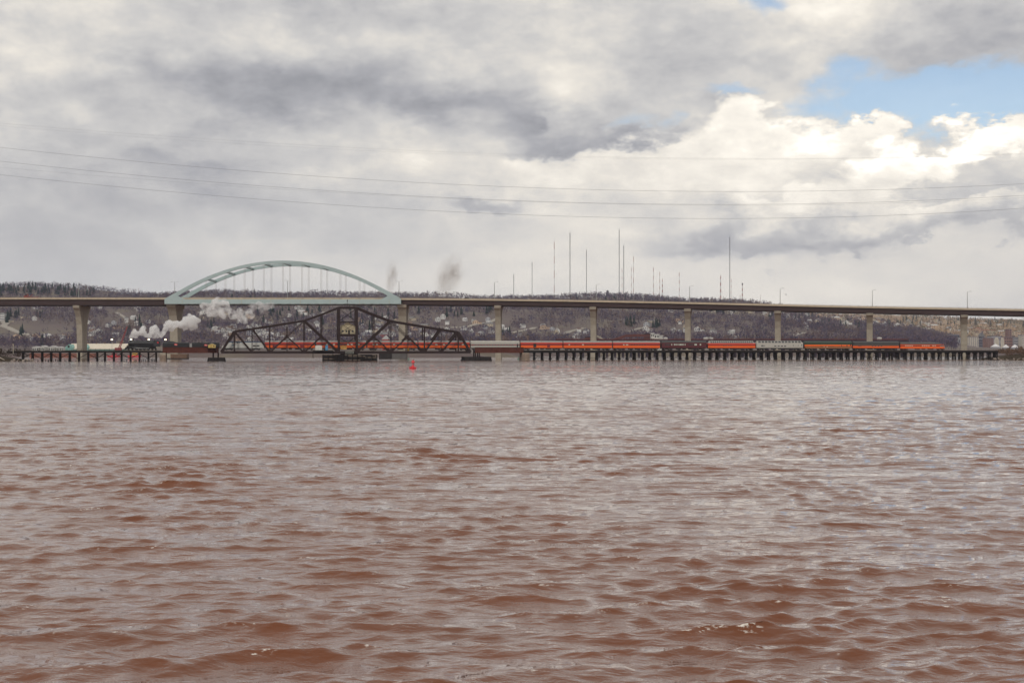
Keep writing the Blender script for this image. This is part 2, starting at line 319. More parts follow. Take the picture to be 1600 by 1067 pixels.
# centre line: straight through the arch, then bending towards the viewer on the right
def yc(X): return -.00045*max(0.0, X+70)**2
def hd(X): return math.atan(-.0009*max(0.0, X+70))
def bp(X, y, z): h = hd(X); return (X-y*math.sin(h), yc(X)+y*math.cos(h), z)       # bridge frame (origin at depth BY)
def bx(x, y=None):
    y = -BW if y is None else y; k = (x-CX)/F; lo, hi = -900.0, 900.0
    for _ in range(50):
        m_ = (lo+hi)/2; p = bp(m_, y, 0)
        if p[0]/(p[1]+BY) < k: lo = m_
        else: hi = m_
    return lo
bzx = np.array([bx(x) for x, y in bz_px]); bzz = np.array([CH+(HY-y)/F*(BY+bp(bx(x),-BW,0)[1]) for x, y in bz_px])
def dz_at(X):                                # parapet top height
    return float(np.mean(np.interp([X-40, X-20, X, X+20, X+40], bzx, bzz)))
bridge = thing('highway_bridge', 'long concrete-pier highway bridge with pale green tied arch rising behind the railway bridge', 'bridge', (0, BY, 0))
XA0, XA1 = bx(258), bx(627)
def sweep(y0, y1, za, zb, X0, X1, step=20):
    n = max(2, int((X1-X0)/step)); secs = []
    for i in range(n+1):
        X = X0+(X1-X0)*i/n; z = dz_at(X); secs.append([bp(X,y0,z+za),bp(X,y1,z+za),bp(X,y1,z+zb),bp(X,y0,z+zb)])
    return secs
for X0, X1 in ((-640, XA0), (XA0, XA1), (XA1, 640)):
    MB().loft(sweep(-BW+.35, BW-.35, -1.35, -1.02, X0, X1)).build('road_deck', M_asph, bridge)
    for s in (-1, 1):
        y0, y1 = sorted((s*BW, s*(BW-.4)))
        MB().loft(sweep(y0, y1, -1.25, -.12, X0, X1)).build('parapet', M_para, bridge)
    if (X0, X1) != (XA0, XA1):
        for yy in (-11.2, -3.8, 3.8, 11.2):
            MB().loft(sweep(yy-.35, yy+.35, -4.75 if X0 < 0 and X1 < 0 and X0 < -600 else -4.1, -1.36, X0, X1)).build('girder', M_gird, bridge)
        n = int((X1-X0)/20)
        for i in range(n+1):
            X = X0+1+(X1-X0-2)*i/n; z = dz_at(X); MB().beam(bp(X,-10.8,z-2.6), bp(X,10.8,z-2.6), .4, 2.0, up=(0,0,1)).build('cross_frame', M_gird, bridge)
    b = MB(); n = int((X1-X0)/5)
    for i in range(n):
        Xp = X0+(X1-X0)*(i+.5)/n; z = dz_at(Xp); b.beam(bp(Xp,-BW+.2,z-.15), bp(Xp,-BW+.2,z+.28), .13)
    b.loft(sweep(-BW+.14, -BW+.26, .2, .3, X0, X1)); b.build('railing', M_rail, bridge)
for px_, big in ((-30,0),(118,0),(266.5,1),(627.5,1),(777,0),(926,0),(1074,0),(1215,0),(1359,0),(1507,0),(1655,0)):
    X = bx(px_); top = dz_at(X)-(4.9 if px_ < 200 else 4.15); hw = 2.5 if big else 1.75
    secs = []
    for f, yh, w in ((0,4.6,1.0),(.45,4.8,.98),(.66,5.6,.97),(.80,7.2,.98),(.92,10.0,1.05),(.955,11.4,1.15),(1,11.8,1.15)):
        z = -1.5+(top+1.5)*f; w *= hw; secs.append([(-w,-yh,z),(w,-yh,z),(w,yh,z),(-w,yh,z)])
    p = MB().loft(secs).build('pier', M_conc, bridge, bp(X,0,0)); p.rotation_euler = (0,0,hd(X))
    for z in (top*.33, top*.62): MB().box(-hw*1.015, hw*1.015, -4.95-(.6 if z > top*.5 else 0), 4.95, z, z+.18).build('pour_joint', M_conc, p)
    for yy in (-11.2, -3.8, 3.8, 11.2): MB().box(-.6, .6, yy-.5, yy+.5, top, top+.1+(.75 if big else 0)).build('bearing', M_rail, p)
M_sheet = mat('rusty_sheet_piling', (.17,.105,.07), .85, var=.25, vscale=.6); M_dark = mat('dark_fender_timber', (.035,.031,.030), .9, spec=.12, var=.2, vscale=.5)
# protective dolphins round the two channel piers
t = thing('pier_fender', 'rust-brown sheet pile fender round the concrete pier under the left arch end', 'fender', (bx(275), BY-13, 0))
MB().box(-6.9, -2.6, -3, 3.5, -1, 3.3).build('concrete_block', M_conc, t)
for i in range(16):
    x0 = -2.5+i*.62; MB().box(x0, x0+.58, -3+(.25 if i % 2 else 0), 3.5, -1, 3.1).build('sheet_pile', M_sheet, t)
MB().box(-6.9, 7.4, -3.3, 3.4, -.6, .55).build('waler', M_dark, t)
t = thing('pier_fender', 'dark grey flat walled fender round the concrete pier under the right arch end', 'fender', (bx(614.5), BY-13, 0))
MB().box(-8.6, -.6, -3, 3.5, -1, 3.6).build('wall_panel', M_dark, t); MB().box(-.5, 8.6, -3.25, 3.5, -1, 3.6).build('wall_panel', mat('fender_grey', (.10,.095,.09), .9, var=.2, vscale=.4), t)
# arch
ribs = {}
xc, hwid = (XA0+XA1)/2, (XA1-XA0)/2-2.0
z_t = dz_at(xc)
def arch_z(u): return z_t-1.6+23.6*(1-u*u)
for s in (-1, 1):
    yy = s*(BW+.9); secs = []
    for i in range(41):
        u = -1+2*i/40; X = xc+u*hwid; z = arch_z(u); sl = math.atan(-2*u*23.6/hwid); nx, nz = -math.sin(sl), math.cos(sl); h = .92+.4*abs(u)**3
        secs.append([(X-nx*h,yy-.65,z-nz*h),(X-nx*h,yy+.65,z-nz*h),(X+nx*h,yy+.65,z+nz*h),(X+nx*h,yy-.65,z+nz*h)])
    MB().loft(secs).build('arch_rib', M_teal, bridge)
    tg = MB().loft([[(X,yy-.66,z_t-4.0),(X,yy+.66,z_t-4.0),(X,yy+.66,z_t-1.2),(X,yy-.66,z_t-1.2)] for X in np.linspace(XA0, XA1, 9)]).build('tie_girder', M_teal, bridge)
    for i in range(8):
        X = XA0+(XA1-XA0)*(i+.6)/8; MB().box(X-.1, X+.1, yy-.72, yy+.72, z_t-3.95, z_t-1.25).build('splice_plate', mat('weathered_splice', (.42,.40,.30), .7), tg)
    for e, X in ((-1, XA0), (1, XA1)):      # knuckle plate where rib and tie meet
        MB().add([(X,yy-.69,z_t-4.02),(X-e*13,yy-.69,z_t-4.02),(X-e*13,yy-.69,z_t-1.4),(X-e*5.5,yy-.69,z_t+2.4),(X,yy-.69,z_t-1.0),
                  (X,yy+.69,z_t-4.02),(X-e*13,yy+.69,z_t-4.02),(X-e*13,yy+.69,z_t-1.4),(X-e*5.5,yy+.69,z_t+2.4),(X,yy+.69,z_t-1.0)],
                 [(0,1,2,3,4),(9,8,7,6,5),(0,5,6,1),(1,6,7,2),(2,7,8,3),(3,8,9,4),(4,9,5,0)]).build('knuckle_plate', M_teal, bridge)
    for i in range(11):
        u = (-1+2*(i+1)/12); X = xc+u*hwid
        if arch_z(u)-z_t < 2.5: continue
        MB().cyl((X-.35,yy,z_t-1.3),(X-.35,yy,arch_z(u)-1),.07,n=6).cyl((X+.35,yy,z_t-1.3),(X+.35,yy,arch_z(u)-1),.07,n=6).build('hanger', mat('hanger_cable', (.25,.21,.19), .6), bridge)
for i in range(1, 12):
    u = -1+2*i/12; X = xc+u*hwid; z = arch_z(u)
    if z-z_t < 7: continue
    MB().box(X-.55, X+.55, -BW-.3, BW+.3, z-.7, z+.5).build('arch_strut', M_teal, bridge)
for i in range(25):
    X = XA0+3+(XA1-XA0-6)*i/24; MB().box(X-.3, X+.3, -BW-.24, BW+.24, z_t-3.6, z_t-1.5).build('floor_beam', M_gird, bridge)

# lamp posts on the bridge
def lamp_mesh(h, double):
    b = MB().cyl((0,0,0),(0,0,h),.24,.14,8)
    for s in ((-1, 1) if double else (1,)):
        b.cyl((0,0,h-.1),(s*1.5,0,h+.25),.06,.05,6)
    return b.mesh('post', M_galv)
head_me = MB().box(-.45,.45,-.18,.18,-.12,.08).mesh('lamp_head', mat('lamp_head_grey', (.30,.30,.30), .5))
pm = {}
for px_, ty, dbl, side in ((123,442,1,-1),(273,441,1,-1),(449.5,439,1,1),(623.5,440,1,-1),(772.5,441,0,-1),(931.5,445,0,-1),(1005,460,0,1),(1077.6,447.5,0,-1),(1219,451,0,-1),(1363,453.5,0,-1),(1511.5,456,0,-1)):
    X = bx(px_, side*(BW-.9)); q = bp(X, side*(BW-.9), 0); yy = BY+q[1]; z0 = dz_at(X)-1.03; h = round(CH+(HY-ty)/F*yy-z0, 1)
    near = 'green arch' if 250 < px_ < 640 else ('left viaduct' if px_ < 250 else 'long viaduct')
    lab = {'green arch': 'tall double-armed lamp post standing beside the pale green arch', 'left viaduct': 'tall double-armed lamp post above the flared pier on the viaduct, away from the arch', 'long viaduct': 'slim single-armed lamp post rising from the long viaduct deck without arch'}[near]
    if px_ == 1005: lab = 'short lamp post on the far side of the viaduct, below the hilltop tower'
    t = thing('lamp_post', lab, 'lamp post', (q[0], yy, z0), R(8), 'lamp posts on the highway bridge')
    if (h, dbl) not in pm: pm[(h, dbl)] = lamp_mesh(h, dbl)
    obj('post', pm[(h, dbl)], t)
    for s in ((-1, 1) if dbl else (1,)): obj('lamp_head', head_me, t, (s*1.9, 0, h+.3))
# vehicles on the deck
M_tyre = mat('tyre_rubber', (.02,.02,.02), .9); M_glass = mat('dark_glass', (.02,.025,.03), .08, spec=.8)
wheel_me = MB().cyl((0,-.15,0),(0,.15,0),.5,n=14).mesh('wheel', M_tyre)
def truck_at(px_, yy):
    X = (px_-CX)/F*(BY+yy); z = dz_at(X)-1.02
    t = thing('tow_truck', 'dark red flatbed truck driving on the highway bridge deck', 'truck', (X, BY+yy, z)); M = mat('truck_red', (.22,.03,.025), .4)
    MB().loft([[(-3.9,y,1.0),(-3.9,y,2.1),(-3.4,y,2.2),(-2.9,y,3.2),(-1.6,y,3.2),(-1.6,y,1.0)] for y in (-1.15, 1.15)]).build('cab', M, t)
    MB().loft([[(-3.32,y,2.25),(-2.95,y,3.0),(-2.0,y,3.0),(-2.0,y,2.25)] for y in (-1.17, 1.17)]).build('window', M_glass, t)
    MB().box(-1.5, 5.2, -1.2, 1.2, 1.0, 1.45).build('flatbed', M, t); MB().box(-3.8, 5.0, -.5, .5, .6, 1.0).build('chassis', M_rail, t)
    MB().beam((-1.0,0,1.5),(1.2,0,2.9),.3,.3).build('boom', M, t)
    for x in (-3, 2.4, 3.8):
        for s in (-1, 1): obj('wheel', wheel_me, t, (x, s*1.0, .5))
truck_at(48, -8.5)
def car_at(px_, yy, col, lab):
    X = (px_-CX)/F*(BY+yy); z = dz_at(X)-1.02; t = thing('car', lab, 'car', (X, BY+yy, z)); M = mat('paint_'+lab[:9].replace(' ','_'), col, .35)
    MB().loft([[(-2.3,y,.45),(-2.3,y,.95),(-1.2,y,1.1),(-.5,y,1.75),(1.3,y,1.8),(2.2,y,1.15),(2.3,y,.45)] for y in (-.9, .9)]).build('body', M, t)
    MB().loft([[(-.95,y,1.15),(-.45,y,1.66),(1.2,y,1.7),(1.8,y,1.18)] for y in (-.915, .915)]).build('window', M_glass, t)
    for x in (-1.45, 1.45):
        for s in (-1, 1): o = obj('wheel', wheel_me, t, (x, s*.8, .35)); o.scale = (.7, .7, .7)
car_at(728, -8.5, (.03,.03,.035), 'black car driving on the viaduct to the right of the green arch')

# ------------------------------------------------------------------ railway line frame
RA = R(10); CA, SA = math.cos(RA), math.sin(RA); RY = 692.0; RZ = 5.35      # track bearing, depth at centre, rail height
def rt(x, o=0.0):   # along-track distance of photo column x for something o metres behind the track
    k = (x-CX)/F; return (k*(RY+o*CA)+o*SA)/(CA-k*SA)
def rz(x, y, o=0.0): return CH+(HY-y)/F*(RY+rt(x, o)*SA+o*CA)
def RP(t, o=0.0, z=0.0): return Vector((t*CA-o*SA, RY+t*SA+o*CA, z))
M_tim = mat('creosoted_timber', (.020,.017,.016), .9, spec=.12, var=.3, vscale=1.2); M_tim2 = mat('weathered_timber', (.13,.105,.085), .9, spec=.12, var=.3, vscale=1.0)
M_rust = mat('rusty_plate_girder', (.105,.036,.026), .75, spec=.12, var=.25, vscale=.5); M_truss = mat('brown_truss_steel', (.034,.022,.021), .65, spec=.12, var=.2, vscale=.5)
M_steel = mat('rail_steel', (.16,.12,.10), .45, metal=.6)
M_stone = mat('stone_pier', (.22,.165,.125), .9, var=.3, vscale=.8, bump=.4); M_ball = mat('walkway_grey', (.22,.20,.18), .9, var=.2, vscale=.6)
def track_on(parent, L, z=RZ):      # rails and sleepers on a span of length L, local x from 0
    for g in (-.75, .75): MB().box(0, L, g-.05, g+.05, z-.16, z).build('rail', M_steel, parent)
    b = MB()
    for i in range(int(L/.6)): b.box(i*.6+.1, i*.6+.34, -1.4, 1.4, z-.36, z-.165)
    stuff(b.build('sleepers', M_tim, parent))
# ---- left trestle
t0, t1 = rt(32), rt(252)
tr = thing('timber_trestle', 'open timber trestle with slender posts and zigzag braces under the steam locomotive', 'trestle', RP(t0), RA); Lt = t1-t0
MB().box(-6, Lt+2, -2.3, 2.3, RZ-1.15, RZ-.4).build('deck', M_tim, tr); track_on(tr, Lt)
post_me = MB().cyl((0,0,-1.5),(0,0,RZ-1.1),.30,.26,8).mesh('pile', M_tim); cap_me = MB().box(-.25,.25,-2.6,2.6,RZ-1.6,RZ-1.14).mesh('cap_beam', M_tim)
bxs = [rt(x)-t0 for x in (36,51,66,80,94,109,123.5,138,152,164,178,190,204,218,232,244)]
for i, x in enumerate(bxs):
    bent = obj('bent', cap_me, tr, (x,0,0))
    for y in (-2.1, -.7, .7, 2.1): obj('pile', post_me, bent, (0,y,0))
    MB().beam((.1,-2.3,.7),(.1,2.3,3.6),.22,.1).build('sway_brace', M_tim, bent)
    if i < len(bxs)-1:
        x2 = bxs[i+1]-x; a = (.2, 3.6) if i % 2 else (3.6, .9)
        MB().beam((0.1,-2.38,3.7 if i % 2 else 1.3),(x2-.1,-2.38,1.3 if i % 2 else 3.7),.3,.12).build('zigzag_brace', M_tim, bent)
        MB().box(0,x2,-2.5,-2.3,.85,1.05).build('waler', M_tim, bent)
hr = MB()
for i in range(int(Lt/2.2)): hr.box(i*2.2-.05, i*2.2+.05, -2.36, -2.26, RZ-.42, RZ+.75)
hr.box(-5, Lt-3, -2.34, -2.28, RZ+.70, RZ+.78); hr.box(-5, Lt-3, -2.34, -2.28, RZ+.25, RZ+.31); hr.build('handrail', M_tim, tr)
# stumps of an older trestle in the shallows
stump_me = MB().cyl((0,0,-1),(.05,0,.62),.22,.18,7).mesh('old_pile', M_tim)
for i, x in enumerate([60,70,74,76,84,86,89,92,101,103,106,113,117,128,131,150,160,165,194,197,209,211,213,221,224,228,236,239,241]):
    o = obj('old_pile', stump_me, None, RP(rt(x, 6), 6+rng.uniform(-2, 4), rng.uniform(-.25, .1))); o.rotation_euler = (rng.uniform(-.1,.1), rng.uniform(-.1,.1), 0)
    tag(o, 'short rotten pile stump poking from the water behind the open trestle', 'pile stump', 'old pile stumps under the left trestle')
# ---- right trestle
t0, t1 = rt(812), rt(1556)
tr = thing('pile_trestle', 'long dark pile trestle with closely set bents carrying the passenger cars', 'trestle', RP(t0), RA); Lt = t1-t0
MB().box(0, Lt, -2.6, 2.6, RZ-1.3, RZ-.4).build('deck', M_tim, tr); track_on(tr, Lt)
MB().box(0, Lt, -2.75, -2.62, RZ-1.0, RZ-.25).build('guard_timber', M_tim, tr)
cap_me = MB().box(-.3,.3,-2.3,2.3,RZ-1.85,RZ-1.29).mesh('cap_beam', M_tim); pl = {}
for y in (-1.7, -.57, .57, 1.7): pl[y] = MB().cyl((0,y*1.25,-1.5),(0,y,RZ-1.8),.30,.26,8).mesh('pile', M_tim)
br_me = MB().beam((.3,-2.2,.7),(.3,1.9,RZ-2),.22,.08).beam((-.3,2.2,.7),(-.3,-1.9,RZ-2),.22,.08).mesh('sway_brace', M_tim)
n = int(Lt/4.05); sp = Lt/n
wal_me = MB().box(.3,sp-.3,-2.55,-2.35,.05,.3).mesh('waler', M_tim2); wal2 = MB().box(.3,sp-.3,-2.45,-2.3,1.3,1.48).mesh('waler', M_tim)
xb_me = MB().beam((.3,-2.0,1.5),(sp-.3,-1.9,RZ-2.1),.14,.08).mesh('long_brace', M_tim); xb2 = MB().beam((.3,1.9,RZ-2.1),(sp-.3,2.0,1.5),.14,.08).mesh('long_brace', M_tim)
for i in range(1, n+1):
    j = rng.uniform(-.25, .25); bent = obj('bent', cap_me, tr, (i*sp+j-.3,0,0)); bent.scale = (1.25 if i % 5 == 0 else 1, 1, 1)
    for y in pl: obj('pile', pl[y], bent, (rng.uniform(-.15,.15),0,0))
    obj('sway_brace', br_me, bent)
    if i < n:
        obj('waler', wal_me, bent); obj('waler', wal2, bent)
        if i % 3: obj('long_brace', xb_me, bent)
        if i % 4 == 2: obj('long_brace', xb2, bent)
hr = MB()
for i in range(int((Lt-rt(1483)+t0)/2.5)): x = rt(1483)-t0+i*2.5; hr.box(x-.06, x+.06, -2.6, -2.48, RZ-.42, RZ+.8)
hr.box(rt(1483)-t0, Lt, -2.58, -2.5, RZ+.72, RZ+.8); hr.build('handrail', M_tim2, tr)
# ---- plate girder approach spans
def girder_span(xa, xb, lab):
    t0, t1 = rt(xa, -3), rt(xb, -3); L = t1-t0; t = thing('plate_girder_span', lab, 'girder span', RP(t0), RA)
    zt, zb = RZ+1.45, RZ-1.3
    for y in (-3.0, 3.0):
        g = MB().box(0,L,y-.05,y+.05,zb,zt).build('web', M_rust, t)
        for z in (zb, zt): MB().box(0,L,y-.3,y+.3,z-.06,z+.06).build('flange', M_rust, g)
        for i in range(int(L/1.6)+1): MB().box(i*1.6,i*1.6+.1,y-.2 if y < 0 else y+.05,y-.05 if y < 0 else y+.2,zb+.06,zt-.06).build('stiffener', M_rust, g)
    MB().box(0,L,-2.9,2.9,RZ-1.0,RZ-.4).build('deck', M_tim, t); track_on(t, L)
girder_span(254, 341, 'rust-red plate girder span between the open trestle and the truss, under the black tenders')
girder_span(742, 818, 'rust-red plate girder span between the truss and the pile trestle, under the pale coach')
def stone_pier(x, wbot, wtop, zt, lab, m=M_stone):
    t = thing('stone_pier', lab, 'pier', RP(rt(x, -3)), RA); n = 4
    for k in range(n):
        f0, f1 = k/n, (k+1)/n; a0 = (wbot+(wtop-wbot)*f0)/2; a1 = (wbot+(wtop-wbot)*f1)/2; z0 = -1+(zt+1)*f0; z1 = -1+(zt+1)*f1-.06
        MB().loft([[(-a0,-4.2,z0),(a0,-4.2,z0),(a0,4.2,z0),(-a0,4.2,z0)],[(-a1,-4,z1),(a1,-4,z1),(a1,4,z1),(-a1,4,z1)]]).build('stone_course', m, t)
    MB().box(-wtop/2+.1,wtop/2-.1,-3.8,3.8,zt-.07,RZ-1.28).build('bearing_block', M_conc, t)
stone_pier(254.5, 3.0, 2.9, 3.2, 'brown stone pier at the end of the open trestle')
stone_pier(821, 4.3, 3.6, 4.0, 'rough stone pier where the girder span meets the pile trestle')
def rest_pier(xa, xb, ztop, lab):
    L = rt(xb,-6)-rt(xa,-6); t = thing('rest_pier', lab, 'pier', RP(rt(xa,-6)), RA)
    MB().box(0,L,-5.5,5.5,-1,.55).build('base_slab', M_dark, t); MB().box(.4,L-.4,-5.3,5.3,.56,ztop).build('cap_slab', M_dark, t)
    for i in range(6): MB().box(.3+i*(L-.9)/5,.6+i*(L-.9)/5,-5.75,-5.55,-1,ztop-.2).build('fender_post', M_tim, t)
    return t, L
t, L = rest_pier(323.5, 352, 1.75, 'low dark rest pier under the end of the truss beside the yellow hut')
for x in (3.2, 5.6): MB().beam((x-.5,-3,1.7),(x-.5,-3,RZ-1.2),.5).beam((x-.5,3,1.7),(x-.5,3,RZ-1.2),.5).build('support_leg', M_truss, t)
t, L = rest_pier(724.5, 769, 2.05, 'low dark rest pier under the end of the truss beside the pale coach')
for x in (6.5, 8.5): MB().beam((x,-3,2.0),(x,-3,RZ-1.2),.6).beam((x,3,2.0),(x,3,RZ-1.2),.6).build('support_leg', M_truss, t)

# ------------------------------------------------------------------ swing span truss
WN = 4.7; TC = rt(543.5, -WN)
sw = thing('swing_bridge', 'brown steel swing span truss with raised centre tower and control house', 'bridge', RP(TC), RA)
def N_(x, y): return (rt(x,-WN)-TC, rz(x, y,-WN))
xs_ = [366,394,421.5,448.5,475.5,502.5,529.5]; ys_ = [518,513.8,509.6,505.4,501,491.5,480.5]
Lx = [N_(x,543)[0] for x in xs_]; half = [-(v) for v in Lx]
zt_ = [N_(x,y)[1] for x, y in zip(xs_, ys_)]
hx = [-abs(v) for v in Lx]                                   # symmetric about the pivot
ZB = 4.25; ends = N_(345.5,550)[0]
def member(name, p, q, w, h, laced=False):
    w *= 1.3; h *= 1.15
    for y in (-WN, WN):
        a = (p[0], y, p[1]); b_ = (q[0], y, q[1]); d = (Vector(b_)-Vector(a)).normalized(); nrm = Vector((-d.z, 0, d.x))
        if laced:      # two channels joined by batten plates
            b = MB(); g = w*.36
            for s in (-1, 1): b.beam(Vector(a)+nrm*g*s, Vector(b_)+nrm*g*s, w*.26, h)
            L = (Vector(b_)-Vector(a)).length; k = max(2, int(L/1.4))
            for i in range(k+1): c = Vector(a)+d*(L*i/k); b.beam(c-nrm*g, c+nrm*g, .16, .08)
        else: b = MB().beam(a, b_, w, h)
        b.build(name, M_truss, sw)
for sgn in (-1, 1):
    P = lambda i: (sgn*abs(hx[i]), zt_[i]); Bp = lambda i, z=ZB: (sgn*abs(hx[i]), z); E = (sgn*abs(ends), ZB+.1)
    member('end_post', E, P(0), .95, .7)
    for i in range(6): member('top_chord', P(i), P(i+1), .72, .7)
    member('bottom_chord', E, Bp(6), .95, .6)
    for i in range(6): member('post', Bp(i), P(i), .62 if i in (4, 5) else .5, .5, laced=i in (1, 3, 4, 5))
    member('diagonal', P(0), Bp(1), .68, .5); member('diagonal', P(1), Bp(2), .68, .5)
    mid3 = (Bp(3)[0], (zt_[4]+ZB)/2); member('diagonal', Bp(2), mid3, .62, .45); member('diagonal', mid3, P(4), .6, .4, laced=True); member('sub_diagonal', mid3, Bp(4), .5, .4)
    mid5 = (Bp(5)[0], (zt_[4]+ZB)/2); member('diagonal', P(4), mid5, .85, .5); member('diagonal', mid5, (Bp(6)[0]-sgn*-.3, ZB+.4), .85, .5); member('sub_diagonal', mid5, Bp(4), .5, .4)
    member('tower_post', (sgn*abs(hx[6]), ZB), (sgn*abs(hx[6]), zt_[6]), .95, .9)
    for i, zz in ((2,0),(4,0)):
        for y in (-WN, WN): MB().beam((Bp(i)[0]-1.3,y,ZB+.55),(Bp(i)[0]+1.3,y,ZB+.55),1.3,.62).build('gusset_plate', M_truss, sw)
    for y in (-WN, WN): MB().beam((mid3[0]-.7,y,mid3[1]),(mid3[0]+.7,y,mid3[1]),1.2,.62).build('gusset_plate', M_truss, sw)
    for i in range(7): MB().beam((P(i)[0],-WN,P(i)[1]-.1),(P(i)[0],WN,P(i)[1]-.1),.4,.5,up=(0,0,1)).build('top_strut', M_truss, sw)
    for i in range(6):
        MB().beam((P(i)[0],-WN,P(i)[1]),(P(i+1)[0],WN,P(i+1)[1]),.2,.2,up=(0,0,1)).beam((P(i)[0],WN,P(i)[1]+.21),(P(i+1)[0],-WN,P(i+1)[1]+.21),.2,.2,up=(0,0,1)).build('top_lateral', M_truss, sw)
    for i in range(7): MB().box(Bp(i)[0]-.3,Bp(i)[0]+.3,-WN+.3,WN-.3,RZ-1.5,RZ-.62).build('floor_beam', M_truss, sw)
hx6 = abs(hx[6])
member('top_chord', (-hx6,zt_[6]), (hx6,zt_[6]), .7, .7); member('bottom_chord', (-hx6,ZB),(hx6,ZB), 1.1, .6)
zp = rz(543,523.5,-WN); zr = rz(543,503,-WN)
member('tower_beam', (-hx6,zp),(hx6,zp), .9, .6); member('tower_beam', (-hx6,zr),(hx6,zr), .45, .4)
for (a, b_) in (((-hx6,zt_[6]-.4),(hx6,zr+.3)),((hx6,zt_[6]-.4),(-hx6,zr+.3)),((-hx6,zr-.2),(hx6,zp+.5)),((hx6,zr-.2),(-hx6,zp+.5)),((-hx6,zp-.5),(hx6,RZ)),((hx6,zp-.5),(-hx6,RZ))):
    for y, w in ((-WN-.1,.22),(WN,.18)): MB().beam((a[0],y,a[1]),(b_[0],y,b_[1]),w,w).build('tower_brace', M_truss, sw)
MB().cyl((0,0,zt_[6]),(0,0,zt_[6]+4.2),.10,.07,6).cyl((0,0,zt_[6]+3.2),(0,0,zt_[6]+3.9),.22,.22,8).build('finial_mast', M_truss, sw)
for s in (-1, 1): MB().cyl((0,0,zt_[6]+2.4),(s*hx6,0,zt_[6]+.2),.06,n=5).build('stay_cable', M_truss, sw)
MB().box(-abs(ends)+.5, abs(ends)-.5, -WN+.4, WN-.4, RZ-.62, RZ-.4).build('deck', M_tim, sw)
Ls = 2*abs(ends)
for g in (-.75, .75): MB().box(-Ls/2,Ls/2,g-.05,g+.05,RZ-.16,RZ).build('rail', M_steel, sw)
for y in (-1.1, 1.1): MB().box(-Ls/2+.5,Ls/2-.5,y-.2,y+.2,RZ-1.5,RZ-.63).build('stringer', M_truss, sw)
MB().box(-hx6-1.5,hx6+1.5,-WN,WN,zp+.3,zp+.46).build('platform', M_truss, sw)
# control house
M_cream = mat('cream_siding', (.52,.45,.30), .8, var=.08, vscale=1.5); M_roofg = mat('grey_shingle', (.20,.19,.17), .9, var=.15, vscale=2)
house = MB(); w2, d2, z0, zw, zk = hx6-.7, 3.4, zp+.46, zp+.46+3.6, zr-.35
house.loft([[(-w2,y,z0),(w2,y,z0),(w2,y,zw),(0,y,zk),(-w2,y,zw)] for y in (-d2, d2)]); hs = house.build('control_house', M_cream, sw)
for s in (-1, 1): MB().add([(0,-d2-.3,zk+.12),(s*(w2+.3),-d2-.3,zw+.0),(s*(w2+.3),d2+.3,zw+.0),(0,d2+.3,zk+.12),(0,-d2-.3,zk+.28),(s*(w2+.3),-d2-.3,zw+.16),(s*(w2+.3),d2+.3,zw+.16),(0,d2+.3,zk+.28)],[(0,1,2,3),(4,5,6,7),(0,1,5,4),(1,2,6,5),(2,3,7,6),(3,0,4,7)]).build('roof', M_cream, hs)
MB().box(.2,1.1,-d2-.06,-d2+.1,z0,z0+2.1).build('door', M_dark, hs)
for x in (-1.1, -2.9, 2.1): MB().box(x,x+.8,-d2-.05,-d2+.1,z0+1.0,z0+2.0).build('window', M_glass, hs)
for k in range(5): MB().box(-w2+.05,w2-.05,-d2-.035,-d2,z0+.6+k*.65,z0+.64+k*.65).build('siding_board', M_cream, hs)
# pivot pier of stacked timbers
tp0, tp1 = rt(503.5,-8), rt(590,-8); pv = thing('pivot_pier', 'broad low timber crib pier under the tower of the swing span', 'pier', RP((tp0+tp1)/2), RA); Lp = tp1-tp0
zz = 0
MB().box(-Lp/2+.8,Lp/2-.8,-7.4,7.4,-1,3.0).build('crib_core', M_dark, pv)
for r in range(6):
    z0 = -.4+r*.62; xa = -Lp/2
    while xa < Lp/2-.4:
        l = min(rng.uniform(4, 9), Lp/2-xa); inset = rng.uniform(0, .25)+(.5 if r == 5 else 0)
        MB().box(xa,xa+l-.08,-8.2+inset,-7.42,z0,z0+.54).build('timber', M_tim2 if rng.random() < .35 else M_tim, pv); xa += l
for i in range(12): x = -Lp/2+.5+i*(Lp-1)/11; MB().cyl((x,-8.5,-1.5),(x,-8.4,3.2),.24,.22,7).build('fender_pile', M_tim, pv)
MB().cyl((0,0,2.9),(0,0,ZB-.4),4.6,4.4,24).build('turntable_drum', M_truss, pv)
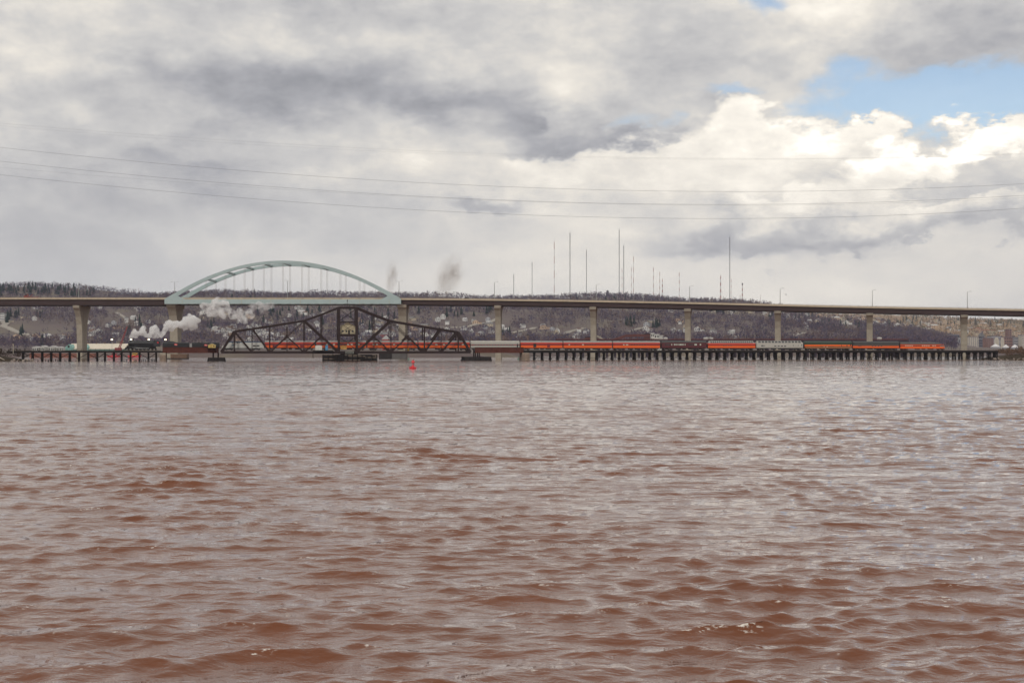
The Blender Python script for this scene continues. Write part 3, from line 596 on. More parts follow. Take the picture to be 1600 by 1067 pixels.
# small things round the pivot
def rail_box(name, lab, cat, x, y0, y1, w, d, o, m, extra=None):
    zb = rz(x, y1, o); zt = rz(x, y0, o); t = thing(name, lab, cat, RP(rt(x, o), o, zb), RA); h = zt-zb
    MB().box(-w/2,w/2,-d/2,d/2,0,h*.9).build('body', m, t); MB().loft([[(-w/2-.08,y,h*.9),(w/2+.08,y,h*.9),(w/2*.6,y,h),(-w/2*.6,y,h)] for y in (-d/2-.08, d/2+.08)]).build('lid', m, t)
    if extra: extra(t, w, d, h)
    return t
M_white = mat('white_paint', (.66,.65,.60), .6, var=.08, vscale=2); M_blue = mat('portable_toilet_blue', (.04,.22,.42), .5); M_yel = mat('yellow_paint', (.60,.38,.05), .6); M_oran = mat('worn_orange_panel', (.42,.22,.05), .7, var=.35, vscale=1.2)
def platform(x0, x1, o0, o1, z, lab):
    t = thing('work_platform', lab, 'platform', RP(rt((x0+x1)/2, o0), 0, 0), RA); w = (rt(x1,o0)-rt(x0,o0))/2
    MB().box(-w,w,o0-1.4,o1,z-.35,z).build('floor', M_tim, t)
    for s in (-1, 1): MB().box(s*w-.15,s*w+.15,o0-1.0,o0-.7,1.5,z-.34).build('leg', M_tim, t)
    for i in range(5): MB().box(-w+i*w/2-.04,-w+i*w/2+.04,o0-1.38,o0-1.3,z,z+1.0).build('railing_post', M_rail, t)
    MB().box(-w,w,o0-1.37,o0-1.31,z+.95,z+1.02).build('handrail', M_rail, t)
zpl = rz(507,547.2,-7.2)
platform(489, 520, -7.2, -5.1, zpl, 'dark timber work platform holding a white tank and a blue cabin, beside the pivot pier')
rail_box('storage_tank', 'white box-shaped tank on the timber platform beside the pivot pier', 'tank', 498, 539.5, 547.2, 3.3, 1.6, -7.2, M_white)
def toilet(t, w, d, h): MB().box(-w*.35,w*.35,-d/2-.05,-d/2+.02,.1,h*.8).build('door', mat('toilet_door_blue', (.07,.30,.52), .5), t); MB().cyl((w*.3,d*.2,h*.9),(w*.3,d*.2,h*1.15),.06,n=6).build('vent_pipe', M_white, t)
rail_box('portable_toilet', 'bright blue portable toilet on the timber platform beside the pivot pier', 'portable toilet', 510.3, 539.6, 547.2, 1.35, 1.3, -7.2, M_blue, toilet)
t = rail_box('equipment_cabinet', 'worn orange equipment cabinet inside the foot of the swing span tower', 'cabinet', 537, 540, 545.7, 3.0, 1.0, -5.8, M_oran)
t = rail_box('machinery_housing', 'grey slatted machinery housing below the control tower of the swing span', 'machinery', 546, 548.6, 552.6, 4.2, 1.2, -6.0, mat('machine_grey', (.22,.23,.20), .7, var=.2, vscale=2))
for i in range(6): MB().box(-1.9+i*.65,-1.55+i*.65,-.68,-.58,.2,.9).build('slat', M_dark, t)
for x, near in ((421.2, 'under the first orange coach'), (638, 'towards the pale coach')):
    t = thing('signal_box', 'small yellow signal cabinet on the truss walkway '+near, 'signal box', RP(rt(x,-3.6),-3.6,RZ-.41), RA)
    MB().box(-.35,.35,-.3,.3,.1,1.45).build('cabinet', M_yel, t); MB().box(-.4,.4,-.35,.35,1.45,1.55).build('lid', M_yel, t); MB().box(-.1,.1,-.1,.1,0,.1).build('post', M_rail, t)
# yellow hut on the girder span
zh = rz(331,543.4,-4.6); t = thing('bridge_hut', 'little yellow wooden hut with white gable roof in front of the black tender', 'hut', RP(rt(331.2,-4.6),-4.6,zh), RA)
M_hut = mat('yellow_hut_boards', (.58,.42,.13), .8, var=.1, vscale=2)
MB().loft([[(-1.75,y,0),(1.75,y,0),(1.75,y,1.25),(0,y,2.0),(-1.75,y,1.25)] for y in (-1.1, 1.1)]).build('wall', M_hut, t)
for s in (-1, 1): MB().beam((0,0,2.1),(s*2.05,0,1.22),.14,2.7,up=(0,1,0)).build('roof', mat('pale_roof', (.62,.55,.36), .8), t)
MB().box(.6,1.2,-1.15,-1.0,.45,1.05).build('window', M_glass, t); MB().box(-.7,0,-1.13,-1.0,.02,1.15).build('door', mat('hut_door', (.42,.28,.08), .8), t)
sh_ = thing('hut_bracket', 'dark timber bracket platform carrying the yellow hut off the girder span', 'platform', RP(rt(331.2,-4.6),-4.6,zh), RA)
MB().box(-2.2,2.2,-1.4,1.3,-.3,0).build('floor', M_tim, sh_)
for x in (-1.8, 1.8): MB().beam((x,-1.0,-.3),(x,1.5,-2.2),.25).build('knee_brace', M_tim, sh_)

# ------------------------------------------------------------------ train
P_or = mat('orange_coach_paint', (.80,.118,.010), .35, var=.05, vscale=.6); P_mr = mat('maroon_coach_paint', (.20,.014,.018), .35); P_ro = mat('red_orange_paint', (.66,.06,.025), .35)
P_gr = mat('grey_coach_roof', (.27,.265,.25), .6, var=.12, vscale=.5); P_bk = mat('black_engine_paint', (.012,.013,.015), .4, var=.3, vscale=1.0); P_si = mat('stainless_steel', (.50,.48,.43), .38, metal=.35, var=.07, vscale=.8)
P_gn = mat('dark_green_paint', (.022,.045,.028), .4); P_ye = mat('yellow_line', (.62,.36,.06), .5); P_dm = mat('dark_maroon_paint', (.085,.010,.014), .35); P_wh = mat('off_white_coach', (.40,.385,.345), .45, var=.06, vscale=.6)
P_un = mat('underframe_grime', (.035,.032,.030), .8, spec=.12, var=.3, vscale=1); P_lit = mat('window_glare', (.50,.56,.48), .2); P_do = mat('tinted_dome_glass', (.05,.055,.06), .12, spec=.8); P_dk = mat('charcoal_roof', (.055,.056,.055), .55, var=.15, vscale=.6)  # white reflections in coach windows are painted as pale panes
def wheelset_mesh(r=.46): return MB().cyl((0,-.86,0),(0,-.68,0),r,n=14).cyl((0,.68,0),(0,.86,0),r,n=14).cyl((0,-.7,0),(0,.7,0),.09,n=6).mesh('wheelset', P_un)
ws_me = wheelset_mesh(); bog_me = MB().box(-1.9,1.9,-1.12,-.94,.42,.78).box(-1.9,1.9,.94,1.12,.42,.78).box(-.35,.35,-1.0,1.0,.5,.95).box(-1.5,-.9,-1.16,-.9,.3,.9).box(.9,1.5,-1.16,-.9,.3,.9).mesh('bogie', P_un)
jour_me = MB().cyl((0,-1.17,0),(0,-1.10,0),.16,n=8).mesh('axle_box', mat('axle_box_grey', (.30,.29,.27), .6))
def bogie(t, x):
    b = obj('bogie', bog_me, t, (x,0,0))
    for dx in (-1.25, 1.25): obj('wheelset', ws_me, b, (dx,0,.46)); obj('axle_box', jour_me, b, (dx,0,.5))
def section(prof, x): return [(x,-y,z) for y, z in prof]+[(x,y,z) for y, z in reversed(prof)]
ROOF = lambda z0, z1: [(1.56,z0),(1.53,z0+.22*(z1-z0)/.95),(1.30,z0+.55*(z1-z0)/.95),(.85,z0+.82*(z1-z0)/.95),(.3,z1)]
def coach(xa, xb, label, bands, roofm, roof=(3.95,4.80), windows=(), doors=(), name='passenger_car', lines=(), round_end=False, under=True):
    """bands: (z0, z1, material) of the side, bottom to top; windows: (x0, x1, z0, z1, material) in fractions of the length"""
    t0, t1 = rt(xa,-1.56)+.25, rt(xb,-1.56)-.25; L = t1-t0; t = thing(name, label, 'train car', RP(t0,0,RZ), RA, 'cars of the passenger train')
    body = None
    for i, (z0, z1, m) in enumerate(bands):
        b = MB()
        if round_end:
            secs = [section([(1.54,z0),(1.54,z1)], 0)]; rl = 4.2
            for k in range(9):
                f = k/8; yy = 1.54*math.sqrt(max(.02,1-f**2.2)); secs.append(section([(yy,z0),(yy,z1)], L-rl+rl*f-(z1-1.2)*.45*f))
            b.loft(secs)
        else: b.box(0,L,-1.54,1.54,z0,z1)
        b.build('side_band', m, t)
    r = MB(); z0, z1 = roof
    if round_end:
        secs = []
        for k, f in enumerate((0,.25,.5,.75,1)):
            pass
        secs = [section(ROOF(z0,z1), 0), section(ROOF(z0,z1), L-5.2), section([(y*.92, z0+(z-z0)*.8) for y, z in ROOF(z0,z1)], L-4.0), section([(y*.7, z0+(z-z0)*.45-.0) for y, z in ROOF(z0,z1)], L-3.0), section([(y*.35, z0+(z-z0)*.1) for y, z in ROOF(z0,z1)], L-2.4)]
        r.loft(secs)
    else: r.loft([section(ROOF(z0,z1), 0), section(ROOF(z0,z1), L)])
    ro = r.build('roof', roofm, t)
    for f in np.linspace(.12,.88,6): MB().box(f*L-.3,f*L+.3,-.25,.25,z1-.03,z1+.12).build('roof_vent', roofm, ro)
    for x0, x1, a, b_, m in windows: MB().box(x0*L,x1*L,-1.575,-1.5,a,b_).box(x0*L,x1*L,1.5,1.575,a,b_).build('window', m, t)
    for x0, x1, a, b_, m in doors: MB().box(x0*L,x1*L,-1.585,-1.5,a,b_).build('door', m, t)
    for a, b_, m in lines: MB().box(.05,L-.05,-1.56,-1.5,a,b_).build('pinstripe', m, t)
    if under:
        MB().box(.3,L-.3,-1.35,1.35,.95,bands[0][0]).build('underframe', P_un, t)
        for f, l in ((.32,2.6),(.47,1.8),(.6,3.0)): MB().box(f*L,f*L+l,-1.4,-.6,.35,.96).build('equipment_box', P_un, t)
    for x in (2.9, L-2.9): bogie(t, x)
    MB().box(-.36,.04,-.75,.75,1.2,3.4).build('gangway', P_bk, t)
    if not round_end: MB().box(L-.04,L+.36,-.75,.75,1.2,3.4).build('gangway', P_bk, t)
    return t, L
HIA = [(1.25,2.5,P_or),(2.5,3.35,P_mr),(3.35,3.95,P_ro)]
def wins(n, x0, x1, w, z0, z1, m, skip=0.0):
    return [(x0+(x1-x0)*i/n, x0+(x1-x0)*i/n+w, z0, z1, m if rng.random() > skip else P_lit) for i in range(n)]
coach(413, 493, 'orange and maroon baggage car just behind the silver diesel, inside the truss', HIA, P_gr, doors=[(.16,.24,1.4,3.3,P_mr),(.70,.78,1.4,3.3,P_mr)])
coach(493.5, 573, 'orange and maroon coach behind the swing span tower, beside the blue toilet', HIA, P_gr, windows=wins(11,.12,.90,.04,2.6,3.2,M_glass,.2))
coach(573.5, 653, 'orange and maroon coach inside the truss, between tower and last truss panels', HIA, P_gr, windows=wins(12,.1,.92,.04,2.6,3.2,M_glass,.25))
coach(653.5, 734.5, 'orange and maroon coach leaving the truss, coupled to the pale coach', HIA, P_gr, windows=wins(11,.1,.92,.045,2.6,3.2,M_glass,.35))
coach(735, 812.5, 'pale grey coach with narrow dark red window band on the girder span', [(1.25,2.45,P_wh),(2.45,2.95,P_mr),(2.95,3.95,P_wh)], P_wh, windows=wins(14,.08,.90,.03,2.5,2.9,M_glass), doors=[(.945,.97,1.6,3.3,P_bk)])
coach(813, 879.6, 'orange and maroon baggage car with two dark doors at the start of the trestle', HIA, P_gr, doors=[(.30,.37,1.5,3.5,P_bk),(.63,.70,1.5,3.5,P_mr)], windows=[(.33,.345,2.6,3.1,P_lit)])
coach(880, 957, 'orange and maroon coach coupled behind the two-door baggage car', HIA, P_gr, windows=[(.10,.13,2.65,3.15,P_lit),(.22,.25,2.65,3.1,M_glass)]+wins(6,.38,.68,.035,2.65,3.15,M_glass,.2))
coach(957.5, 1032, 'orange and maroon coach coupled to the dark maroon car', HIA, P_gr, windows=[(.21,.24,2.65,3.15,P_lit),(.27,.32,2.65,3.15,P_lit)]+wins(6,.38,.72,.03,2.65,3.1,M_glass,.1))
coach(1033.5, 1104.5, 'dark maroon heavyweight car with painted white glare in its windows', [(1.25,4.0,P_dm)], P_dk, roof=(4.0,4.9), windows=[(x,x+w,2.6,3.35,P_lit) for x, w in ((.21,.02),(.27,.03),(.31,.02),(.35,.02),(.39,.055),(.455,.03),(.51,.02),(.73,.055),(.85,.03))]+[(x,x+.02,2.6,3.3,M_glass) for x in (.07,.10,.13,.16,.60,.63,.66,.69)])
def dome(t, L, x0, x1, n, frame, z0=3.95, z1=4.95):
    g = MB(); prof = [(1.5,z0),(1.42,z0+.55),(1.1,z0+.85),(.5,z1)]
    d = g.loft([section(prof, x0*L), section(prof, x1*L)]).build('dome_glass', P_do, t)
    pr2 = [(y+.03, z+.03) for y, z in prof]
    for i in range(n+1):
        x = L*(x0+(x1-x0)*i/n); MB().loft([section(pr2, x-.16), section(pr2, x+.16)]).build('dome_rib', frame, d)
    MB().box(x0*L,x1*L,-.7,.7,z1-.05,z1+.09).build('dome_roof', frame, d)
t, L = coach(1106, 1181, 'orange and maroon full-length dome car with ribbed glass roof', [(1.25,2.45,P_or),(2.45,2.95,P_mr),(2.95,3.75,P_ro)], P_gr, roof=(3.75,4.1), windows=wins(4,.31,.52,.035,2.35,2.75,P_do)); dome(t, L, .04, .95, 20, P_si, 3.85)
t, L = coach(1181.5, 1255.5, 'stainless silver full-length dome car with four low windows', [(1.25,3.9,P_si)], P_si, roof=(3.9,4.15), windows=wins(4,.38,.66,.045,1.95,2.45,P_do)+[(.10,.145,2.1,2.7,P_do),(.15,.16,2.1,2.7,P_do),(.17,.18,2.1,2.7,P_do),(.78,.80,2.4,2.75,P_do),(.885,.905,2.4,2.75,P_do),(.965,.98,2.3,3.2,P_do)]); dome(t, L, .03, .96, 13, P_si, 3.9)
for k in range(6): MB().box(.1,L-.1,-1.565,-1.52,1.35+k*.1,1.39+k*.1).build('corrugation', P_si, t)
coach(1257, 1331.5, 'dark green car with bright orange side band and yellow lines', [(1.25,1.62,mat('pale_orange_band',(.62,.22,.09),.4)),(1.62,2.05,P_gn),(2.05,3.0,P_ro if False else P_or),(3.0,3.95,P_gn)], P_gn, windows=[(.33,.62,1.7,2.15,P_gn),(.40,.42,1.75,2.1,P_lit),(.46,.49,1.75,2.1,P_lit),(.77,.79,2.3,2.8,M_glass),(.885,.91,2.3,2.8,M_glass),(.965,.985,2.3,3.1,P_bk)], lines=[(1.60,1.66,P_ye),(3.0,3.06,P_ye)])
coach(1332.5, 1405.5, 'dark charcoal roofed car with narrow orange band, before the rounded tail car', [(1.25,2.35,P_or),(2.35,2.75,P_dk),(2.75,2.95,mat('brown_line',(.16,.08,.04),.5)),(2.95,3.95,P_dk)], P_dk, windows=wins(4,.40,.66,.04,2.1,2.5,P_do)+[(.10,.18,2.05,2.3,P_mr)])
t, L = coach(1406.5, 1480, 'orange round-ended observation car with dark roof at the tail of the train', [(.95,2.2,P_or),(2.2,2.8,P_mr),(2.8,3.2,P_or)], P_dk, roof=(3.2,4.25), windows=wins(15,.10,.78,.026,2.25,2.73,M_glass,.45), round_end=True)
MB().box(.3,L-6.5,-.9,.9,4.05,4.32).build('roof_cap', P_gr, t)
o = MB(); o.loft([section([(1.56*math.sqrt(max(.03,1-f**2.2)),2.05),(1.56*math.sqrt(max(.03,1-f**2.2)),2.3)], L-4.2+4.1*f-.3*f) for f in (.05,.3,.55,.8,.95)]); o.build('silver_band', P_wh, t)
for f0, f1 in ((.15,.4),(.45,.7)): MB().loft([section([(1.57*math.sqrt(1-f**2.2),2.42),(1.57*math.sqrt(1-f**2.2),2.95)], L-4.2+4.2*f-.6*f) for f in (f0,f1)]).build('lounge_window', P_do, t)

# silver diesel
t0, t1 = rt(346,-1.5), rt(412,-1.5); L = t1-t0; t = thing('diesel_locomotive', 'silver diesel locomotive with dark blue roof inside the end of the truss', 'locomotive', RP(t0,0,RZ), RA)
P_sl = mat('silver_diesel_paint', (.55,.55,.52), .4, var=.05, vscale=.6); P_nb = mat('navy_roof_paint', (.03,.07,.14), .4)
MB().loft([[(0.2,y,1.1),(L,y,1.1),(L,y,3.9),(4.8,y,3.9),(3.6,y,3.75),(1.2,y,2.35),(.3,y,2.0)] for y in (-1.5, 1.5)]).build('body', P_sl, t)
MB().loft([[(3.2,y,3.52),(4.8,y,3.905),(L-.1,y,3.905),(L-.1,y,4.45),(4.6,y,4.45),(3.6,y,3.95)] for y in (-1.42, 1.42)]).build('roof', P_nb, t)
MB().add([(1.6,-1.2,2.68),(1.6,1.2,2.68),(3.3,1.2,3.70),(3.3,-1.2,3.70),(1.7,-1.2,2.5),(1.7,1.2,2.5),(3.4,1.2,3.5),(3.4,-1.2,3.5)],[(0,1,2,3),(4,7,6,5),(0,3,7,4),(1,5,6,2),(0,4,5,1),(2,6,7,3)]).build('windscreen', M_glass, t)
for x in (5.0, 5.9, 7.5, 8.3): MB().box(x,x+.55,-1.53,-1.4,3.45,3.85).build('window', M_glass, t)
for x in (15.2, 17.0): MB().box(x,x+1.5,-1.53,-1.4,1.9,2.5).build('air_grille', M_dark, t)
MB().add([(4.6,-1.53,2.9),(5.6,-1.53,2.75),(6.6,-1.53,2.95),(5.7,-1.53,2.2),(4.6,-1.50,2.9),(5.6,-1.50,2.75),(6.6,-1.50,2.95),(5.7,-1.50,2.2)],[(0,1,2,3),(7,6,5,4),(0,4,5,1),(1,5,6,2),(2,6,7,3),(3,7,4,0)]).build('emblem', mat('emblem_blue', (.05,.18,.28), .5), t)
MB().box(1.0,L-.6,-1.3,1.3,.75,1.1).build('underframe', P_un, t); MB().box(7.5,13.5,-1.3,1.3,.3,.76).build('fuel_tank', mat('tank_grey', (.22,.21,.20), .6), t)
for x in (3.6, L-3.6): bogie(t, x)

# steam locomotive, facing left
t0 = rt(195.5,-1.5); t1 = rt(252,-1.5); L = t1-t0; t = thing('steam_locomotive', 'black steam locomotive with eight driving wheels on the open timber trestle', 'locomotive', RP(t0,0,RZ), RA); t.scale = (1, 1, 1.1)
MB().cyl((1.6,0,3.0),(4.0,0,3.0),1.2,n=20).cyl((4.0,0,3.0),(10.2,0,3.0),1.25,1.28,n=20).cyl((10.2,0,3.0),(13.4,0,3.0),1.28,1.34,n=20).build('boiler', P_bk, t, smooth=False)
MB().cyl((1.35,0,3.05),(1.6,0,3.05),.85,1.02,n=20).build('smokebox_door', P_bk, t); MB().cyl((2.6,0,4.0),(2.6,0,4.55),.38,.42,n=12).build('chimney', P_bk, t)
for x, r in ((5.6,.5),(8.2,.55),(10.0,.3)): MB().lathe([(r,0),(r,.25),(r*.75,.42),(r*.2,.5)],12,(x,0,4.0)).build('dome', P_bk, t)
MB().lathe([(.2,0),(.26,.3),(.2,.45)],10,(1.7,0,3.95)).build('headlight', M_galv, t)
MB().loft([[(13.4,y,1.6),(16.6,y,1.6),(16.6,y,4.05),(15.0,y,4.4),(13.4,y,4.3)] for y in (-1.5, 1.5)]).build('cab', P_bk, t)
MB().box(14.0,14.8,-1.53,-1.4,2.9,3.6).build('cab_window', M_glass, t); MB().box(15.2,15.9,-1.54,-1.5,3.1,3.7).build('number_plate', mat('red_plate', (.55,.03,.04), .5), t)
MB().box(1.0,13.6,-1.5,-1.0,2.15,2.25).box(1.0,13.6,1.0,1.5,2.15,2.25).build('running_board', P_bk, t)
MB().box(.6,14.5,-.6,.6,.75,2.0).build('frame', P_un, t); MB().box(4.2,13.2,-1.3,-.95,1.75,2.15).build('air_tank', P_bk, t)
MB().loft([[(-.6,y*1.3,.25),(.7,y*1.3,.25),(.7,y*1.3,1.4),(.3,y*1.3,1.4)] for y in (-1, 1)]).build('pilot', P_bk, t)
drv_me = MB().cyl((0,-.9,0),(0,-.76,0),.92,n=20).cyl((0,.76,0),(0,.9,0),.92,n=20).cyl((0,-.8,0),(0,.8,0),.12,n=6).mesh('driving_wheel', P_bk)
for x in (5.2, 7.1, 9.0, 10.9): obj('driving_wheel', drv_me, t, (x,0,.93))
for x in (1.5, 3.3, 12.9, 14.4): obj('truck_wheel', ws_me, t, (x,0,.46))
MB().box(1.9,3.6,-1.45,-.85,1.0,1.85).build('cylinder', P_bk, t); MB().box(1.9,3.6,.85,1.45,1.0,1.85).build('cylinder', P_bk, t)
MB().box(5.0,11.1,-1.05,-.95,.78,.98).build('side_rod', M_galv, t); MB().beam((3.4,-1.12,1.25),(9.0,-1.12,.9),.16,.08).build('main_rod', M_galv, t)
for y in (-.9, .9): MB().cyl((3,y*1.15,3.6),(13,y*1.15,3.7),.04,n=5).build('handrail', M_galv, t)
emb_me = MB().loft([[(-.75,y,.0),(-.62,y,-.42),(.6,y,-.3),(.75,y,.1),(.62,y,.45),(-.55,y,.36)] for y in (-.03, .03)]).mesh('emblem', mat('red_emblem', (.70,.10,.09), .5))
emi_me = MB().box(-.45,.45,-.045,-.02,-.12,.1).mesh('emblem_bar', mat('emblem_pale', (.75,.45,.40), .5))
def emblem(t, x, z): e = obj('emblem', emb_me, t, (x,-1.58,z)); e.rotation_euler = (0, R(12), 0); obj('emblem_bar', emi_me, e)
t0 = rt(254,-1.5); L = rt(295.5,-1.5)-t0; t = thing('tender', 'black coal tender with red emblem, directly behind the steam locomotive', 'tender', RP(t0,0,RZ), RA)
MB().loft([[(x,-1.5,1.25),(x,1.5,1.25),(x,1.55,3.4),(x,1.3,3.85),(x,-1.3,3.85),(x,-1.55,3.4)] for x in (0, L)]).build('tank', P_bk, t)
c = MB(); secs = []
for i in range(9): x = .4+i*.75; zc = 3.9+.55*math.sin(i/8*math.pi)+rng.uniform(-.06,.06); secs.append([(x,-1.2,3.84),(x,1.2,3.84),(x,.9,zc),(x,-.9,zc)])
c.loft(secs).build('coal_load', mat('coal', (.015,.015,.016), .7, var=.4, vscale=4, bump=.6), t)
MB().box(.2,L-.2,-1.3,1.3,.9,1.25).build('underframe', P_un, t); emblem(t, L*.50, 2.75)
for x in (2.6, L-2.6): bogie(t, x)
t0 = rt(300,-1.5); L = rt(343,-1.5)-t0; t = thing('water_tender', 'black auxiliary water tender with red emblem beside the yellow hut', 'tender', RP(t0,0,RZ), RA)
MB().loft([[(x,-1.5,1.25),(x,1.5,1.25),(x,1.55,3.3),(x,1.15,3.75),(x,-1.15,3.75),(x,-1.55,3.3)] for x in (0, L)]).build('tank', P_bk, t)
MB().box(-1.1,-.1,-1.2,1.2,1.2,3.2).build('end_ladder', M_galv, t)
for x in (3, 8, 11): MB().cyl((x,0,3.7),(x,0,3.95),.4,.38,n=10).build('hatch', P_bk, t)
MB().box(.2,L-.2,-1.3,1.3,.9,1.25).build('underframe', P_un, t); emblem(t, L*.50, 2.5)
for x in (2.6, L-2.6): bogie(t, x)

# ------------------------------------------------------------------ river banks at the two trestle ends
def bank(name, pts, zs, m, seed):
    """a low mound: rows of points across the bank, pts = (t, half depth) along the track"""
    b = MB(); secs = []
    for (t_, d_), z in zip(pts, zs):
        sec = []
        for f in np.linspace(-1, 1, 13):
            p = RP(t_, f*d_+(d_*.55)); zz = -1.0+(z+1.0)*max(0, 1-abs(f)**3)+mnoise.noise(Vector((p.x*.25+seed, p.y*.25, 0)))*.7*(1-abs(f)); sec.append((p.x, p.y, zz))
        secs.append(sec)
    b.loft(secs, close=False, caps=False); o = structure(b.build(name, m, smooth=True)); return o
M_bank = mat('muddy_brown_bank', (.060,.045,.03), .95, spec=.1, var=.45, vscale=.5, bump=.5)
tl = rt(46); bank('river_bank', [(tl-160+i*12.5-(0 if i < 13 else 0), 14) for i in range(14)], [4.6]*9+[4.5,4.1,3.2,1.8,-.2], M_bank, 1)
trr = rt(1538); bank('river_bank', [(trr+i*10, 16) for i in range(18)], [-.3,1.4,2.6,3.6,4.2]+[4.6]*13, M_bank, 5)
rock_me = []
for k in range(5):
    bm = bmesh.new(); bmesh.ops.create_icosphere(bm, subdivisions=1, radius=.55)
    for v in bm.verts: v.co *= rng.uniform(.6, 1.25); v.co.z *= .7
    me = bpy.data.meshes.new('riprap_rock'); bm.to_mesh(me); bm.free(); me.materials.append(mat('riprap_stone', (.24,.20,.17), .9, var=.35, vscale=.8)); rock_me.append(me)
for i in range(46):
    side = i < 30; x = rng.uniform(18, 52) if side else rng.uniform(1533, 1600); o = rng.uniform(-6.5, -4.2)
    q = obj('riprap_rock', rock_me[i % 5], None, RP(rt(x, o), o, rng.uniform(-.15, .9))); q.scale = [rng.uniform(.6, 1.5)]*3; q.rotation_euler = (rng.uniform(0,3), rng.uniform(0,3), rng.uniform(0,3))
    tag(q, 'grey-brown riprap rock on the bank below the open trestle end' if side else 'grey-brown riprap rock on the brushy bank past the pile trestle', 'rock', 'rocks on the left bank' if side else 'rocks on the right bank')
def twig_cloud(b, cx, cy, cz, rx, rz_, n, size, lean=.9, mi=0):
    for _ in range(n):
        a = rng.uniform(0, 6.283); r = math.sqrt(rng.random()); f = rng.random(); sh = math.sin(math.pi*min(1, .12+f*.86))**.7
        p = Vector((cx+math.cos(a)*r*rx*sh, cy+math.sin(a)*r*rx*sh, cz+f*rz_)); s = size*rng.uniform(.5, 1.3)
        d = Vector((math.cos(a)*.5+rng.normal(0,.4), math.sin(a)*.5+rng.normal(0,.4), lean+rng.normal(0,.3))).normalized(); e = d.cross(Vector((rng.normal(), rng.normal(), rng.normal()))).normalized()
        b.add([p-e*s*.28, p+e*s*.28, p+d*s], [(0,1,2)], mi)
M_brush = mat('bare_brush', (.050,.036,.026), .95, spec=.05, var=.4, vscale=.4); M_brush2 = mat('rusty_brush', (.13,.08,.055), .95, spec=.05, var=.4, vscale=.4)
b = MB()
for i in range(60): x = rng.uniform(-60, 44); o = rng.uniform(-4, 9); p = RP(rt(x,o),o); twig_cloud(b, p.x, p.y, 2.2 if o < 0 else 3.4, 1.6, rng.uniform(1.2,2.6), 26, .7)
stuff(b.build('bank_brush', M_brush))
b = MB()
for i in range(120): x = rng.uniform(1556, 1680); o = rng.uniform(-5, 22); p = RP(rt(x,o),o); twig_cloud(b, p.x, p.y, 2.6 if o < 0 else 3.6, 2.0, rng.uniform(1.2, 3.0) if x < 1590 else rng.uniform(2, 4.6), 30, .8)
stuff(b.build('bank_brush', M_brush2))
# driftwood log on the left bank
tag(MB().cyl(RP(rt(-4,-5),-5,2.4), RP(rt(7,-6.5),-6.5,.7), .22,.14,8).build('driftwood_log', mat('bleached_log', (.45,.40,.33), .9)), 'bleached log leaning down the grassy bank at the trestle end', 'log')
# marker post at the trestle end
t = thing('marker_post', 'pale wooden post standing at the landward end of the open trestle', 'post', RP(rt(22.5),0,3.5), RA); MB().box(-.14,.14,-3.1,-2.85,0,5.0).build('post', M_conc, t); MB().box(-.3,.3,-3.16,-3.1,4.2,4.8).build('plate', M_conc, t)

# ------------------------------------------------------------------ roads, houses, trees on the hill
M_road = mat('pale_road', (.30,.27,.23), .9, var=.15, vscale=.02)
def road(pxs, w):
    pts = [on_hill(x, y) for x, y in pxs]; pts = [Vector(p) for p in pts if p]
    fine = []
    for a, b_ in zip(pts, pts[1:]):
        n = max(2, int((b_-a).length/25)); fine += [a.lerp(b_, i/n) for i in range(n)]
    fine.append(pts[-1]); secs = []
    for i, p in enumerate(fine):
        d = (fine[min(i+1, len(fine)-1)]-fine[max(i-1, 0)]); d.z = 0; nrm = Vector((-d.y, d.x, 0)).normalized()*w*.3; q = []
        for e in (p-nrm, p+nrm): z = float(height(e.x, e.y)); q += [(e.x, e.y, z+1.3)]
        q += [(q[1][0], q[1][1], q[1][2]-3), (q[0][0], q[0][1], q[0][2]-3)]; secs.append(q)
    structure(MB().loft(secs).build('road', M_road)); return fine
ROADS = []
for pxs, w in (([(-40,503),(5,503.5),(10,506),(5,511),(14,514),(22,518),(32,521),(50,525)],16), ([(640,516),(690,513),(730,512),(745,508),(778,499)],14), ([(800,521),(820,517),(836,513)],14), ([(878,523),(890,519),(912,514)],16), ([(985,519),(1000,514),(1012,513)],14), ([(1240,527),(1256,521)],12), ([(1310,500),(1325,512),(1330,517)],12), ([(182,489),(196,498)],9), ([(700,481),(730,482.5),(800,481)],14), ([(1060,489),(1100,488),(1140,491)],10)):
    try: ROADS += road(pxs, w)
    except Exception as e: print('road', e)
roofs = {'grey': mat('roof_grey', (.17,.165,.165), .9), 'brown': mat('roof_brown', (.15,.10,.08), .9), 'pale': mat('roof_pale', (.45,.44,.43), .9), 'red': mat('roof_red', (.42,.07,.05), .9)}
walls = {'white': mat('wall_white', (.60,.59,.57), .8), 'cream': mat('wall_cream', (.48,.41,.31), .8), 'grey': mat('wall_grey', (.42,.42,.44), .8), 'tan': mat('wall_tan', (.52,.38,.27), .8), 'blue': mat('wall_blue', (.22,.34,.48), .8), 'red': mat('wall_red', (.34,.07,.06), .8)}
